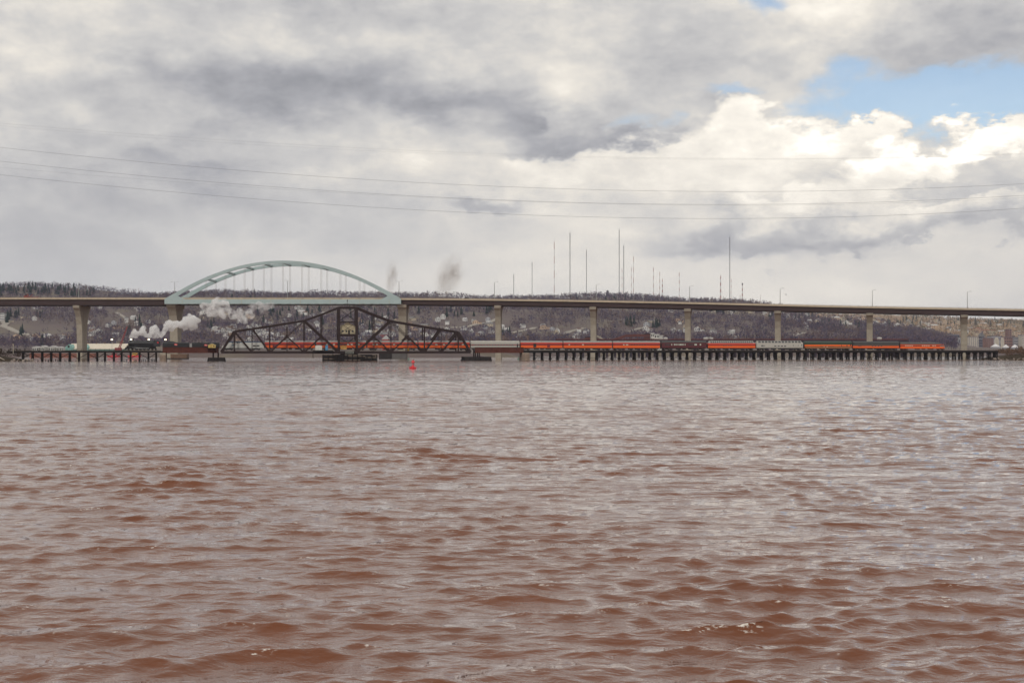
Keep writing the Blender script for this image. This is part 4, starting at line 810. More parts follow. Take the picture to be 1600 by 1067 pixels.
def house_mesh(w, d, h, rh, wall, roof, wing):
    b = MB()
    def gab(x0, x1, y0, y1, h, rh, axis):
        b.box(x0,x1,y0,y1,-3,h,0)
        if axis: b.loft([[(x0-.4,y,h),(x1+.4,y,h),((x0+x1)/2,y,h+rh)] for y in (y0-.4, y1+.4)], mi=1); b.loft([[(x0+.1,y,h-.02),(x1-.1,y,h-.02),((x0+x1)/2,y,h+rh*.93)] for y in (y0-.45, y1+.45)], mi=0)
        else: b.loft([[(x,y0-.4,h),(x,y1+.4,h),(x,(y0+y1)/2,h+rh)] for x in (x0-.4, x1+.4)], mi=1)
    gab(-w/2,w/2,-d/2,d/2,h,rh,wing != 2)
    if wing == 1: gab(w/2,w/2+w*.5,-d/2+1,d/2-1,h*.6,rh*.6,False)
    for i in range(3):
        for zz in ((1.0,) if h < 5 else (1.0, 3.8)): b.box(-w/2+w*(i+.5)/3-.6,-w/2+w*(i+.5)/3+.6,-d/2-.08,-d/2+.1,zz,zz+1.5,2)
    b.box(w*.2,w*.2+.8,d*.1,d*.1+.8,h,h+rh+.9,1)
    return b.mesh('house', [walls[wall], roofs[roof], M_glass])
HV = []
for wall, roof, w, d, h, rh, wg in (('white','grey',9,9,5.5,3.2,0),('white','brown',12,9,5.8,3.4,1),('white','pale',10,8,5,3,2),('cream','brown',11,9,5.5,3.2,0),('cream','grey',14,9,4,2.8,2),('grey','grey',10,9,5.5,3.2,0),('tan','brown',12,10,5.5,3,1),('blue','grey',10,9,5.5,3.2,0),('tan','pale',15,10,6,2.5,2),('red','grey',11,9,5.5,3.2,0)):
    HV.append((house_mesh(w,d,h,rh,wall,roof,wg), f'{wall} house with {roof} gable roof', wall))
H_MAIN = [0,0,0,1,1,2,2,3,4,5,6]; H_FAR = [0,3,3,4,6,6,8,8,1]
houses = []
def put_house(x, y, variants, where, grp, sc=1.0):
    p = on_hill(x, y)
    if not p or p[1] < 1250: return
    if any((p[0]-q[0])**2+(p[1]-q[1])**2 < 22**2 for q in houses): return
    houses.append(p); me, lab, wall = HV[variants[rng.integers(len(variants))]]
    o = obj('house', me, None, (p[0], p[1], p[2]), rz=rng.choice([0, 1.57, .3, -.4, .8, -1.0])); o.scale = (sc*rng.uniform(.85,1.2),)*3
    tag(o, f'{lab} {where}', 'house', f'{grp}: {lab}')
for cx, cy, sx, sy, n in ((20,500,25,4,4),(60,480,40,3,7),(45,500,25,2,3),(25,530,25,4,8),(80,530,28,3,7),(165,512,25,5,7),(170,528,28,6,14),(205,505,18,5,7),(190,480,30,6,5),(230,500,25,8,5),(330,500,40,10,8),(345,525,25,8,12),(385,515,22,10,14),(420,520,22,9,15),(455,515,25,10,13),(470,492,22,6,8),(500,505,25,12,12),(560,510,20,8,8),(575,525,20,5,9),(600,505,22,8,8),(650,500,30,8,9),(660,520,35,6,16),(700,525,25,4,11),(745,503,15,5,8),(765,512,14,4,7),(790,522,18,4,13),(738,518,14,3,6),(845,512,18,4,9),(875,522,12,2,4),(915,520,14,4,9),(1010,512,10,3,4),(1060,510,22,4,6),(1068,523,22,4,9),(1110,522,18,4,6),(1145,525,14,3,5),(1120,487,25,4,9),(1160,490,18,3,6),(1225,492,22,4,9),(1250,498,20,6,8),(1285,505,20,8,8),(1045,489,12,2,3),(1300,497,20,5,7)):
    for _ in range(n): put_house(cx+rng.normal(0, sx*.8), cy+rng.normal(0, sy*.8), H_MAIN, 'on the wooded hillside', 'hillside houses', .72)
print('main houses', len(houses))
put_house(68,527,[7],'below the curving road','hillside houses'); put_house(600,530,[9],'low on the wooded hillside','hillside houses')
for _ in range(135):
    x = rng.uniform(1275, 1600); y = rng.uniform(494+(x-1275)*.035, 500+(x-1275)*.10); put_house(x, y, H_FAR, 'on the open far slope beyond the dark hill', 'far slope houses', 1.1)
print('houses', len(houses))
# conifers
def conifer_mesh(seed):
    r = np.random.default_rng(seed); b = MB().cyl((0,0,-1),(0,0,3),.3,.25,6,mi=1); H = 12
    for k in range(6):
        z0 = 1.2+k*1.75; rad = (2.5-.37*k)*r.uniform(.85,1.1); n = 9; top = (r.normal(0,.15), r.normal(0,.15), z0+3.0)
        ring = [(rad*r.uniform(.65,1.2)*math.cos(2*math.pi*i/n), rad*r.uniform(.65,1.2)*math.sin(2*math.pi*i/n), z0-r.uniform(0,.7)) for i in range(n)]
        b.add(ring+[top], [(i,(i+1) % n, n) for i in range(n)])
    return b.mesh('evergreen_tree', [mat('evergreen_needles', (.018,.030,.024), .9, spec=.1, var=.3, vscale=.5), mat('conifer_bark', (.07,.05,.04), .9)])
CM = [conifer_mesh(i) for i in range(4)]
conifers = []
def put_conifer(x, y, sc, lab, grp):
    p = on_hill(x, y)
    if not p or p[1] < 1150: return
    o = obj('evergreen_tree', CM[rng.integers(4)], None, p, rz=rng.uniform(0,6)); s = sc*rng.uniform(.75,1.3); o.scale = (s*rng.uniform(1.0,1.4), s*rng.uniform(1.0,1.4), s); conifers.append(p); tag(o, lab, 'tree', grp)
sky_ = lambda x: float(np.interp(x, [p[0] for p in main_px], [p[1] for p in main_px]))
for _ in range(80):
    x = rng.uniform(0, 150); put_conifer(x, sky_(x)+rng.uniform(.4, 11)**1.0, 1.15, 'dark evergreen on the ridge above the left end of the highway bridge', 'ridge evergreens')
for _ in range(34):
    x = rng.uniform(860, 1190); put_conifer(x, sky_(x)+rng.uniform(.4, 2.5), .8, 'dark evergreen along the ridge by the hilltop tower', 'ridge evergreens by the tower')
for cx, cy, sx, sy, n in ((12,500,6,4,6),(25,497,5,3,5),(33,525,2,2,2),(60,494,10,3,4),(68,541,3,1,4),(215,515,12,8,8),(370,478,25,8,14),(430,495,30,14,16),(480,500,25,12,12),(560,505,25,14,12),(620,495,25,10,10),(720,490,30,8,12),(770,488,18,5,8),(560,482,12,3,5),(980,508,8,4,6),(1025,513,8,3,5),(1130,489,20,4,8),(1262,497,15,6,9),(1300,508,20,8,8),(1220,500,20,6,6),(1330,512,20,6,5),(790,527,12,3,6),(320,510,20,10,7)):
    for _ in range(n): put_conifer(cx+rng.normal(0,sx*.6), cy+rng.normal(0,sy*.6), 1.0, 'dark evergreen among the bare woods on the hillside', 'hillside evergreens')
for _ in range(60):
    x = rng.uniform(1380, 1600); put_conifer(x, rng.uniform(500, 512), 1.25, 'dark evergreen on the open far slope beyond the dark hill', 'far slope evergreens')
# bare woodland: one mass
def build_woods():
    protos = []
    for k in range(7):
        V = []; n = 13+k % 3
        for i in range(n):
            a = rng.uniform(0, 6.283); f = rng.random(); sh = math.sin(math.pi*(.1+.85*f))**.7; r = math.sqrt(rng.random())*3.6*sh
            p = np.array([math.cos(a)*r, math.sin(a)*r, 1.8+f*7.2]); e = rng.normal(0, 1, 3); e /= np.linalg.norm(e); d = np.array([math.cos(a)*.6, math.sin(a)*.6, .9])+rng.normal(0,.35,3); d /= np.linalg.norm(d)
            s = rng.uniform(.9, 2.2); V += [p-e*s*.33, p+e*s*.33, p+d*s*1.5]
        V += [np.array([-.2,0,-1]), np.array([.2,0,-1]), np.array([0,0,6.5])]
        protos.append(np.array(V))
    N = 60000
    Y = 1110+(rng.random(N)**.85)*2150; X = Y*rng.uniform(-.46, .47, N)
    dens = .72+.30*np.sin(X*.013+Y*.004)*np.sin(Y*.011-X*.003)+.25*np.sin(X*.031+2)*np.cos(Y*.027+X*.01)
    keep = rng.random(N) < np.clip(dens, .06, 1)
    hh = height(X, Y); keep &= (hh > 6.0)
    xp = CX+F*X/Y; yp = HY-F*(hh-CH)/Y
    for (a, b_, c, d_) in ((0,115,506,530),(725,800,495,518),(1000,1020,508,518),(850,905,519,526),(815,860,517,526)):    # clearings
        inside = (xp > a) & (xp < b_) & (yp > c) & (yp < d_); keep &= ~(inside & (rng.random(N) < .86))
    keep &= ~((xp > 1494) & (hh < 26) & (Y < 2700)); low = (Y < 1500) & (rng.random(N) < .55); keep &= ~low
    keep &= ~((Y > 2450) & (X > 1020) & (rng.random(N) < .55))
    HX = np.array([(h[0], h[1]) for h in houses]); RX = np.array([(r.x, r.y) for r in ROADS])
    X, Y, hh = X[keep], Y[keep], hh[keep]; ok = np.ones(len(X), bool)
    for q in HX: ok &= ~((np.abs(X-q[0]) < 11) & (Y > q[1]-22) & (Y < q[1]+9))
    for q in RX: ok &= ~((np.abs(X-q[0]) < 14) & (Y > q[1]-26) & (Y < q[1]+12))
    X, Y, hh = X[ok], Y[ok], hh[ok]
    if len(X) > 26000: sel = rng.permutation(len(X))[:26000]; X, Y, hh = X[sel], Y[sel], hh[sel]
    # far slope: sparser trees, sunlight painted into their tans
    n2 = 4500; Y2 = rng.uniform(3050, 4800, n2); X2 = Y2*rng.uniform(.2, .47, n2); h2 = height(X2, Y2)
    X, Y, hh = np.append(X, X2), np.append(Y, Y2), np.append(hh, h2)
    far = np.arange(len(X)) >= len(X)-n2; print('trees', len(X))
    pal = np.array([(.105,.076,.105),(.078,.062,.098),(.125,.090,.100),(.092,.077,.120),(.150,.105,.088),(.064,.054,.090)]); pal_sun = np.array([(.30,.20,.12),(.24,.165,.12),(.13,.13,.075),(.34,.23,.13),(.10,.105,.07)])  # woods colours carry the blue-violet haze tint; far ones the painted sunlight
    VV = []; CC = []; tri = 0
    which = rng.integers(0, 7, len(X)); ang = rng.uniform(0, 6.283, len(X)); sc = rng.uniform(.7, 1.35, len(X)); sc[far] *= 1.3
    patch = np.sin(X*.017+Y*.006)*np.sin(Y*.013+1)+.6*np.sin(X*.004+Y*.009)
    ci = np.clip(((patch+1.6)/3.2*5+rng.normal(0, .9, len(X))).astype(int), 0, 5)
    for k in range(7):
        m = which == k; P = protos[k]; c, s = np.cos(ang[m]), np.sin(ang[m])
        v = np.empty((m.sum(), len(P), 3)); v[:, :, 0] = (P[None,:,0]*c[:,None]-P[None,:,1]*s[:,None])*sc[m][:,None]+X[m][:,None]
        v[:, :, 1] = (P[None,:,0]*s[:,None]+P[None,:,1]*c[:,None])*sc[m][:,None]+Y[m][:,None]; v[:, :, 2] = P[None,:,2]*sc[m][:,None]+hh[m][:,None]
        col = np.where(far[m][:,None], pal_sun[rng.integers(0,5,m.sum())], pal[ci[m]])*rng.uniform(.8,1.2,(m.sum(),1))
        VV.append(v.reshape(-1,3)); CC.append(np.repeat(np.concatenate([col, np.ones((len(col),1))],1), len(P), 0))
    V = np.concatenate(VV); C = np.concatenate(CC).astype(np.float32); n = len(V)
    me = bpy.data.meshes.new('bare_woodland'); me.vertices.add(n); me.vertices.foreach_set('co', V.astype(np.float32).ravel()); me.loops.add(n); me.loops.foreach_set('vertex_index', np.arange(n, dtype=np.int32))
    me.polygons.add(n//3); me.polygons.foreach_set('loop_start', np.arange(0, n, 3, dtype=np.int32)); me.update(calc_edges=True)
    a = me.color_attributes.new('tint', 'FLOAT_COLOR', 'POINT'); a.data.foreach_set('color', C.ravel())
    me.materials.append(mat('bare_branches', (.1,.08,.08), .95, spec=.05, attr='tint')); stuff(obj('bare_woodland', me))
houses.append(((949.3-CX)/F*(YM-10), YM-10, 0)); houses.append(((949.3-CX)/F*(YM-35), YM-35, 0))
build_woods()
# ------------------------------------------------------------------ masts and the hilltop tower
M_mast = mat('mast_steel', (.17,.165,.17), .6); M_mred = mat('mast_red', (.30,.07,.05), .6); M_mwh = mat('mast_white', (.55,.55,.55), .6)
def mast(x, ytop, ybase, w, lab, kind='guyed'):
    Y = YM+20; X = (x-CX)/F*Y; zb = float(height(X, Y)); zt = CH+(HY-ytop)/F*Y; H = zt-zb; t = thing('radio_mast', lab, 'mast', (X, Y, zb), 0, 'antenna masts on the ridge')
    w *= .62; n = 8; r = w/2
    for k in range(n):
        z0, z1 = H*k/n, H*(k+1)/n; f0 = 1 if kind == 'guyed' else 1.9-1.5*k/n; f1 = 1 if kind == 'guyed' else 1.9-1.5*(k+1)/n
        b = MB(); cs = [(math.cos(a), math.sin(a)) for a in (.5, 2.6, 4.7)]
        for (ca, sa) in cs: b.beam((r*f0*ca,r*f0*sa,z0),(r*f1*ca,r*f1*sa,z1),w*.34)
        for q in range(4):
            za, zc = z0+(z1-z0)*q/4, z0+(z1-z0)*(q+1)/4; fa = f0+(f1-f0)*q/4; fc = f0+(f1-f0)*(q+1)/4
            for i in range(3): c0, c1 = cs[i], cs[(i+1) % 3]; b.beam((r*fa*c0[0],r*fa*c0[1],za),(r*fc*c1[0],r*fc*c1[1],zc),w*.14)
        b.build('lattice_section', M_mast if kind == 'guyed' and w > .95 else (M_mred if k % 2 else M_mwh), t)
    MB().cyl((0,0,H),(0,0,H+H*.04),w*.12,n=6).build('tip_antenna', M_mast, t)
    if kind == 'platform': MB().cyl((0,0,H-4),(0,0,H),w*1.1,n=10).build('platform', M_mast, t)
MST = [(802.7,428.5,0,1.7,'guyed'),(831.4,410,0,1.6,'guyed'),(866,378,0,1.5,'guyed'),(890.6,364,0,2.2,'guyed'),(916.3,390.5,0,1.7,'guyed'),(967.5,359,0,2.0,'guyed'),(974.6,384,0,1.9,'guyed'),(972,420,0,1.0,'guyed'),(986.5,418,0,1.0,'guyed'),(989.8,401,0,1.2,'guyed'),(1021,418.5,0,1.3,'guyed'),(1030.8,425,0,1.2,'guyed'),(1035,436,0,2.2,'lattice'),(1061.4,426,0,1.3,'guyed'),(1126,431,0,2.6,'lattice'),(1140.3,370.5,0,2.0,'guyed'),(1142.5,436,0,1.0,'guyed'),(1156.5,462,0,1.2,'guyed'),(1160,442.5,0,2.4,'platform'),(1188.5,461,0,.9,'guyed')]
MLAB = {890.6:'tall slender radio mast on the ridge left of the hilltop tower',967.5:'tallest slender radio mast right of the hilltop tower',1140.3:'lone tall slender radio mast beside the red and white lattice tower',1035:'short red and white lattice tower behind the slim masts',1126:'red and white lattice tower on the ridge beside the lone tall mast',1160:'short communications tower with round platform at its top',974.6:'slightly shorter dark mast close beside the tallest mast',866:'red and white slender mast left of the tall dark mast'}
for x, yt, yb, w, k in MST: mast(x, yt, yb, w, MLAB.get(x, 'thin grey radio mast standing among others on the wooded ridge'), k)
for x in (134-0, 204.5, 211, 216.5): mast(x, 451 if x > 150 else 451, 0, 1.2, 'short thin mast on the ridge above the left viaduct')
Y = YM-10; X = (949.3-CX)/F*Y; zb = float(height(X, Y)); t = thing('lookout_tower', 'squat octagonal stone lookout tower on the hilltop', 'tower', (X, Y, zb)); Ht = CH+(HY-453.5)/F*Y-zb; M_st2 = mat('bluestone', (.12,.11,.13), .9, var=.2, vscale=.3)
MB().lathe([(3.0,-1),(2.8,Ht*.80),(3.2,Ht*.82),(3.2,Ht*.87)],8).build('shaft', M_st2, t); MB().lathe([(2.0,Ht*.87),(2.0,Ht*.95)],8).build('lantern', M_glass, t); MB().lathe([(2.7,Ht*.95),(.3,Ht)],8).build('roof', roofs['grey'], t)
for k in range(4): MB().box(-.4,.4,-2.75,-2.3,Ht*(.15+.16*k),Ht*(.15+.16*k)+1.4).build('window', M_glass, t)
# ------------------------------------------------------------------ shoreland industry behind the train
def px_box(x0, x1, y0, y1, Y, d):  # real box on the far shore: returns centre x, width, base, height
    X0, X1 = (x0-CX)/F*Y, (x1-CX)/F*Y; return (X0+X1)/2, X1-X0, float(height((X0+X1)/2, Y)), CH+(HY-y0)/F*Y
M_teal2 = mat('turquoise_siding', (.20,.38,.34), .7, var=.06, vscale=.2); M_crm = mat('cream_metal_roof', (.62,.55,.44), .6, var=.06, vscale=.2)
cx_, w_, zb, zt = px_box(102, 193, 537, 545, 1240, 30); t = thing('warehouse', 'turquoise warehouse with long cream metal roof behind the open trestle', 'warehouse', (cx_, 1240, zb)); h = zt-zb
MB().box(-w_/2,w_/2,0,30,-1,h*.25).build('wall', M_teal2, t)
for x0, x1 in ((-w_/2,-w_/2+w_*.14),(-w_/2+w_*.24,-w_/2+w_*.40)): MB().loft([[(x0,y,h*.1),(x1,y,h*.1),(x1,y,h*.50),((x0+x1)/2,y,h*.92),(x0,y,h*.50)] for y in (-1.2, 26)]).build('gable', M_teal2, t)
MB().loft([[(x,-.8,h*.25),(x,31,h*.25),(x,15,h*1.03)] for x in (-w_/2+1, w_/2+.5)]).build('roof', M_crm, t)
for i in range(5): MB().cyl((-w_*.2+i*w_*.15,15,h),(-w_*.2+i*w_*.15,15,h*1.03+1.2),.7,n=8).build('roof_vent', roofs['brown'], t)
for x in (-w_/2+w_*.065, -w_/2+w_*.3): MB().box(x-.9,x+.9,-1.28,-1.1,h*.45,h*.45+2.2).build('door', M_dark, t)
# crane
M_red = mat('crane_red', (.24,.035,.04), .5); Yc = 1090.0; t = thing('crawler_crane', 'red lattice boom crane standing behind the front of the steam locomotive', 'crane', ((186-CX)/F*Yc, Yc, float(height((186-CX)/F*Yc, Yc))))
top = (HY-510)/F*Yc+CH-t.location.z; dxb = (199-186)/F*Yc
for o1 in (-.7, .7):
    for o2 in (-.6, .6): MB().beam((o1,o2,2.5),(dxb+o1*.3,o2*.3,top),.28).build('boom_chord', M_red, t)
lb = MB()
for i in range(14):
    f0, f1 = i/14, (i+1)/14; p = lambda f, s: (dxb*f+s*.7*(1-.7*f), -.6*(1-.7*f), 2.5+(top-2.5)*f); lb.beam(p(f0,-1), p(f1,1), .18).beam(p(f0,1), p(f0,-1), .16)
lb.build('boom_lacing', M_red, t); MB().box(-3,2,-1.6,1.6,1.2,3.4).build('cab', M_red, t)
for s in (-1, 1): MB().box(-3,2.5,s*1.6-.4,s*1.6+.4,0,1.1).build('track', M_tyre, t)
MB().cyl((dxb,0,top),(dxb+2.2,0,6),.06,n=5).build('hoist_cable', M_rail, t)
t2 = thing('loading_boom', 'thin dark boom with orange tip leaning beside the red crane', 'crane', ((196-CX)/F*Yc, Yc+4, 4)); MB().beam((0,0,0),(4.6,0,15.5),.5).build('boom', M_rail, t2); MB().beam((4.6,0,15.5),(5.8,0,18.5),.7).build('boom_tip', M_oran, t2); MB().box(-2,2,-1.5,1.5,-1,1.8).build('base', M_rail, t2)
# moored work boats and containers
def px_obj(name, lab, cat, x0, x1, y0, y1, Y, m, roofm=None):
    X0, X1 = (x0-CX)/F*Y, (x1-CX)/F*Y; zt = CH+(HY-y0)/F*Y; zb = max(0, CH+(HY-y1)/F*Y); w = X1-X0; t = thing(name, lab, cat, ((X0+X1)/2, Y, zb)); h = zt-zb
    MB().loft([[(-w/2,y,.3*h),(-w/2+.08*w,y,0),(w/2-.05*w,y,0),(w/2,y,.34*h),(w/2,y,.42*h),(-w/2,y,.4*h)] for y in (-3, 3)]).build('hull', m, t)
    MB().box(-w*.12,w*.22,-2,2,h*.4,h*.85).build('cabin', roofm or M_white, t); MB().box(-.1*w,.2*w,-2.05,-1.95,h*.6,h*.75).build('window', M_glass, t); MB().cyl((w*.05,0,h*.85),(w*.05,0,h*1.1),.12,n=6).build('mast', M_rail, t)
px_obj('work_boat', 'bright red work boat moored behind the open trestle left of the locomotive', 'boat', 169, 187, 550.5, 558.5, 985, mat('boat_red', (.55,.04,.05), .5), M_red); px_obj('work_boat', 'red work boat with yellow cabin moored under the steam locomotive', 'boat', 201, 219, 550, 558.5, 985, MATS['boat_red'], M_yel)
cx_, w_, zb, zt = px_box(60,160,551,557,1010,4); t = thing('dock_wall', 'long rusty red quay wall behind the open trestle', 'dock', (cx_, 992, 0))
for i in range(10): MB().box(-w_/2+i*w_/10,-w_/2+(i+1)*w_/10-.15,-1,6,-1,3.2).build('wall_panel', mat('quay_red', (.22,.09,.065), .85, var=.3, vscale=.1), t)
# floodlights burning on the dock
for x, lab in ((175,'lit floodlight on a pole left of the steam locomotive'),(205,'lit floodlight above the smokebox of the steam locomotive'),(232.7,'lit floodlight above the cab end of the steam locomotive'),(258.7,'lit floodlight above the front of the coal tender')):
    Y = 1045.0; X = (x-CX)/F*Y; zt = CH+(HY-530.5)/F*Y; zb = float(height(X, Y)); t = thing('floodlight', lab, 'floodlight', (X, Y, zb), 0, 'floodlights on the dock'); H = zt-zb
    MB().cyl((0,0,0),(0,0,H),.16,.1,8).build('pole', M_galv, t); MB().box(-.85,.85,-.4,.5,H-.42,H+.42).build('lamp_housing', M_galv, t)
    MB().box(-.75,.75,-.46,-.4,H-.34,H+.34).build('lamp_glass', mat('flood_glow', (.9,.8,.6), .5, emit=(1,.86,.6,3.0)), t)
# ore dock: long dark steel structure behind the train
M_ore = mat('dark_ore_dock', (.045,.034,.045), .9, spec=.12, var=.2, vscale=.1); M_orr = mat('ore_rust', (.11,.035,.03), .9, var=.25, vscale=.1)
Y = 1150.0; X0, X1 = (868-CX)/F*Y, (1416-CX)/F*Y; t = thing('ore_dock', 'long dark ore dock structure running just above the passenger car roofs', 'ore dock', (X0, Y, 0)); ztop = CH+(HY-529)/F*Y; Lx_ = X1-X0
MB().box(0,Lx_,-6,6,ztop-4.6,ztop-1.2).build('dock_deck', M_ore, t); MB().box(0,Lx_,-6.3,-5.9,ztop-1.1,ztop-.3).build('railing', M_orr, t)
for i in range(44):
    x = 3+i*(Lx_-6)/43; MB().box(x-.7,x+.7,-5,5,0,ztop-4.6).build('dock_column', M_ore, t)
for x, w in ((1032,6),(1040,5),(1104,8),(1110,7),(1374,5)):
    X = (x-CX)/F*Y; q = thing('dock_shed', 'small white shed standing on top of the dark ore dock', 'shed', (X, Y, ztop-1.2), 0, 'sheds on the ore dock'); MB().box(-w*.3,w*.3,-2,2,0,2.0).build('wall', M_white, q); MB().loft([[(-w*.33,y,2.0),(w*.33,y,2.0),(0,y,2.6)] for y in (-2.2,2.2)]).build('roof', roofs['pale'], q)
# conveyor gallery and plant
Y = 1330.0; P = lambda x, y: Vector(((x-CX)/F*Y, 0, CH+(HY-y)/F*Y))
t = thing('conveyor_gallery', 'rust-red inclined conveyor gallery rising to the ore plant', 'conveyor', (0, Y, 0))
for a, b_ in (((950,535),(976,525)),((976,525),(996,524)),((996,524),(1015,525))): MB().beam(P(*a), P(*b_), 2.6, 4).build('gallery', M_orr, t)
for x, y in ((958,532),(966,529),(976,526),(986,525.5),(996,525),(1006,525.5),(1014,526)): p = P(x, y); MB().beam((p.x,0,float(height(p.x,Y))-1),(p.x,0,p.z-1),.8).build('trestle_leg', M_orr, t)
def block(name, lab, cat, x0, x1, y0, Y, d, m, roofm, bays=0, floors=0, winm=None, grp=None, base=None, flat=True):
    cx_, w_, zb, zt = px_box(x0,x1,y0,0,Y,d); zb = zb if base is None else base; t = thing(name, lab, cat, (cx_, Y, zb), 0, grp); h = zt-zb
    MB().box(-w_/2,w_/2,0,d,-2,h).build('wall', m, t)
    if flat: MB().box(-w_/2-.4,w_/2+.4,-.4,d+.4,h,h+.8).build('roof', roofm, t)
    else: MB().loft([[(-w_/2-.5,y,h),(w_/2+.5,y,h),(0,y,h*1.35)] for y in (-.5,d+.5)]).build('roof', roofm, t)
    for i in range(bays):
        for k in range(floors): MB().box(-w_/2+w_*(i+.22)/bays,-w_/2+w_*(i+.78)/bays,-.12,.3,h*(k+.3)/floors,h*(k+.78)/floors).build('window', winm or M_glass, t)
    return t, w_, h
block('ore_plant', 'dark rust processing building at the top of the conveyor gallery', 'building', 1008, 1016, 522, 1340, 12, M_orr, M_ore, 3, 3)
for x0, x1, y0, lab in ((1017,1022,521,'narrow pale silo building right of the ore plant'),(1022.5,1030,523,'wide pale silo building right of the ore plant'),(1031,1036,525,'low pale silo building right of the ore plant')): block('silo_building', lab, 'silo', x0, x1, y0, 1350, 10, M_white, roofs['pale'], 2, 4)
block('shed', 'dark maroon flat shed behind the orange baggage car and concrete pier', 'shed', 915, 922.5, 527, 1340, 12, M_orr, M_ore, 3, 1); block('shed', 'small red barn on the shore between truss and hillside houses', 'barn', 597, 608, 530, 1400, 10, walls['red'], roofs['pale'], 3, 1, flat=False)
t = thing('stacking_conveyor', 'pale lattice conveyor boom sloping down behind the concrete pier', 'conveyor', (0, Y, 0)); MB().beam(P(930,523.5), P(944,531), 1.4, 3).build('boom', M_conc, t); MB().beam(P(944,531), P(944,545), 1.2).build('leg', M_conc, t)
for x0, x1 in ((785,788),(823,826)): block('smokestack', 'thin brown chimney stack near the shore behind the pale coach', 'chimney', x0, x1, 523.5, 1420, 3, roofs['brown'], M_dark, grp='shore chimneys')
for i, (x0, x1, y0) in enumerate(((50,60,543),(63,70,542),(76,86,542.5),(88,96,543.5))): block('shed', 'low pale shed along the shore behind the open trestle, left of the turquoise warehouse', 'shed', x0, x1, y0, 1200, 10, M_white, roofs['pale'], 3, 1, grp='low sheds on the shore', flat=False)
block('office_building', 'long low blue-roofed building on the left ridge', 'building', 172, 212, 459.0, 2960, 20, walls['grey'], walls['blue'], 12, 1); block('apartment_house', 'white three-storey apartment house above the curving road', 'building', 0, 7, 489.5, 2050, 12, walls['white'], roofs['grey'], 4, 3, base=float(height((3-CX)/F*2050, 2050)))
# ------------------------------------------------------------------ city at the foot of the far slope
M_cc = mat('pale_tower_concrete', (.52,.47,.40), .85, var=.08, vscale=.05); M_cb = mat('brick_block', (.24,.13,.11), .9, var=.15, vscale=.05); M_cd = mat('dark_office', (.10,.09,.12), .7); M_cg = mat('grey_office', (.30,.29,.31), .8)
CITY = [('tower_block','pale apartment tower with dark vertical bands just right of the last pier','building',1513,1529,527,2500,24,M_cc,M_cg,5,9,M_cd),('brick_block','square brown brick block between the pale tower and white silos','building',1542.5,1552.5,528,2560,25,M_cb,M_cg,4,5,None),
 ('office_block','dark low office behind the pale apartment tower','building',1528.5,1542,530,2620,25,M_cd,M_cg,6,3,M_glass),('tall_tower','tall dark brick tower standing highest in the downtown','building',1575,1580.5,515,2700,16,M_cb,M_cd,2,9,None),('office_block','broad maroon block at the foot of the tall dark tower','building',1569.5,1584,527,2690,20,M_cb,M_cd,5,4,None),
 ('office_block','grey office with window strips beside the maroon block','building',1585,1596,527,2680,22,M_cg,M_cd,6,4,None),('apartment_slab','white apartment slab at the edge of downtown','building',1597,1606,524,2660,22,M_cc,M_cg,4,6,M_cd),('department_store','wide brown store with long flat roof above the silos','building',1549,1566,525.5,2750,25,M_cg,M_cd,8,2,M_cd),
 ('school','orange-red school block high on the sunny slope','building',1526,1534,512.5,3500,20,walls['tan'],roofs['red'],6,2,None),('school','long building with bright red roof on the sunny slope','building',1531,1541,516,3400,22,walls['tan'],roofs['red'],8,2,None),('school','second red-roofed building beside the long red roof','building',1544,1556,516,3400,22,walls['cream'],roofs['red'],8,2,None),
 ('factory','dark red brick factory on the slope left of the last pier','building',1433,1453,515,3150,25,M_cb,roofs['brown'],10,2,None),('office_block','low dark block by the last pier','building',1484,1499,523,2800,20,M_cd,M_cg,6,2,None),('warehouse','blue-grey low warehouse right of the last pier','building',1498,1512,528.5,2600,20,M_cg,roofs['pale'],6,1,None),('orange_block','sunlit orange block beside the tall dark tower','building',1571,1575.2,522,2760,16,walls['tan'],roofs['pale'],2,4,None),('slim_tower','pair of pale slim flats behind the grey office','building',1590,1595,518,3000,16,walls['tan'],roofs['pale'],2,6,None)]
for nm, lab, cat, x0, x1, y0, Yb, d, m, rm, bays, fl, wm in CITY: block(nm, lab, cat, x0, x1, y0, Yb, d, m, rm, bays, fl, wm)
t, w_, h = block('church', 'dark church with pointed steeple behind the downtown blocks', 'church', 1533, 1538, 525.5, 2700, 16, M_cd, roofs['grey'], 2, 2, flat=False); MB().lathe([(2.4,h),(2.2,h+5),(.1,h+11)],8,(0,2,0)).build('steeple', M_cd, t)
Y = 2420.0
for x0, x1 in ((1553.5,1561),(1563.5,1569)):
    cx_, w_, zb, zt = px_box(x0,x1,530,0,Y,10); t = thing('grain_silos', 'cluster of tall white grain silos behind the white domes', 'silo', (cx_, Y, zb), 0, 'grain silos'); n = 3
    for i in range(n): MB().cyl((-w_/2+w_*(i+.5)/n,0,-2),(-w_/2+w_*(i+.5)/n,0,zt-zb),w_/n*.48,n=12).build('silo', M_cc, t)
    MB().box(-w_*.3,w_*.3,-1,2,zt-zb,zt-zb+3).build('headhouse', M_cc, t)
Y = 2250.0
for x0, x1, yt, lab in ((1548,1563,537.5,'pale conical storage dome, leftmost under the white silos'),(1566,1577,538.5,'pale conical storage dome between two other domes'),(1580,1591,538.3,'pale conical storage dome below the maroon block')):
    cx_, w_, zb, zt = px_box(x0,x1,yt,0,Y,10); t = thing('storage_dome', lab, 'storage dome', (cx_, Y, zb)); h = zt-zb; MB().lathe([(w_/2,-2),(w_/2,h*.35)],20).build('wall', M_cg, t); MB().lathe([(w_/2*1.03,h*.35),(w_*.25,h*.72),(w_*.06,h)],20).build('roof', mat('dome_white', (.62,.60,.60), .6), t)
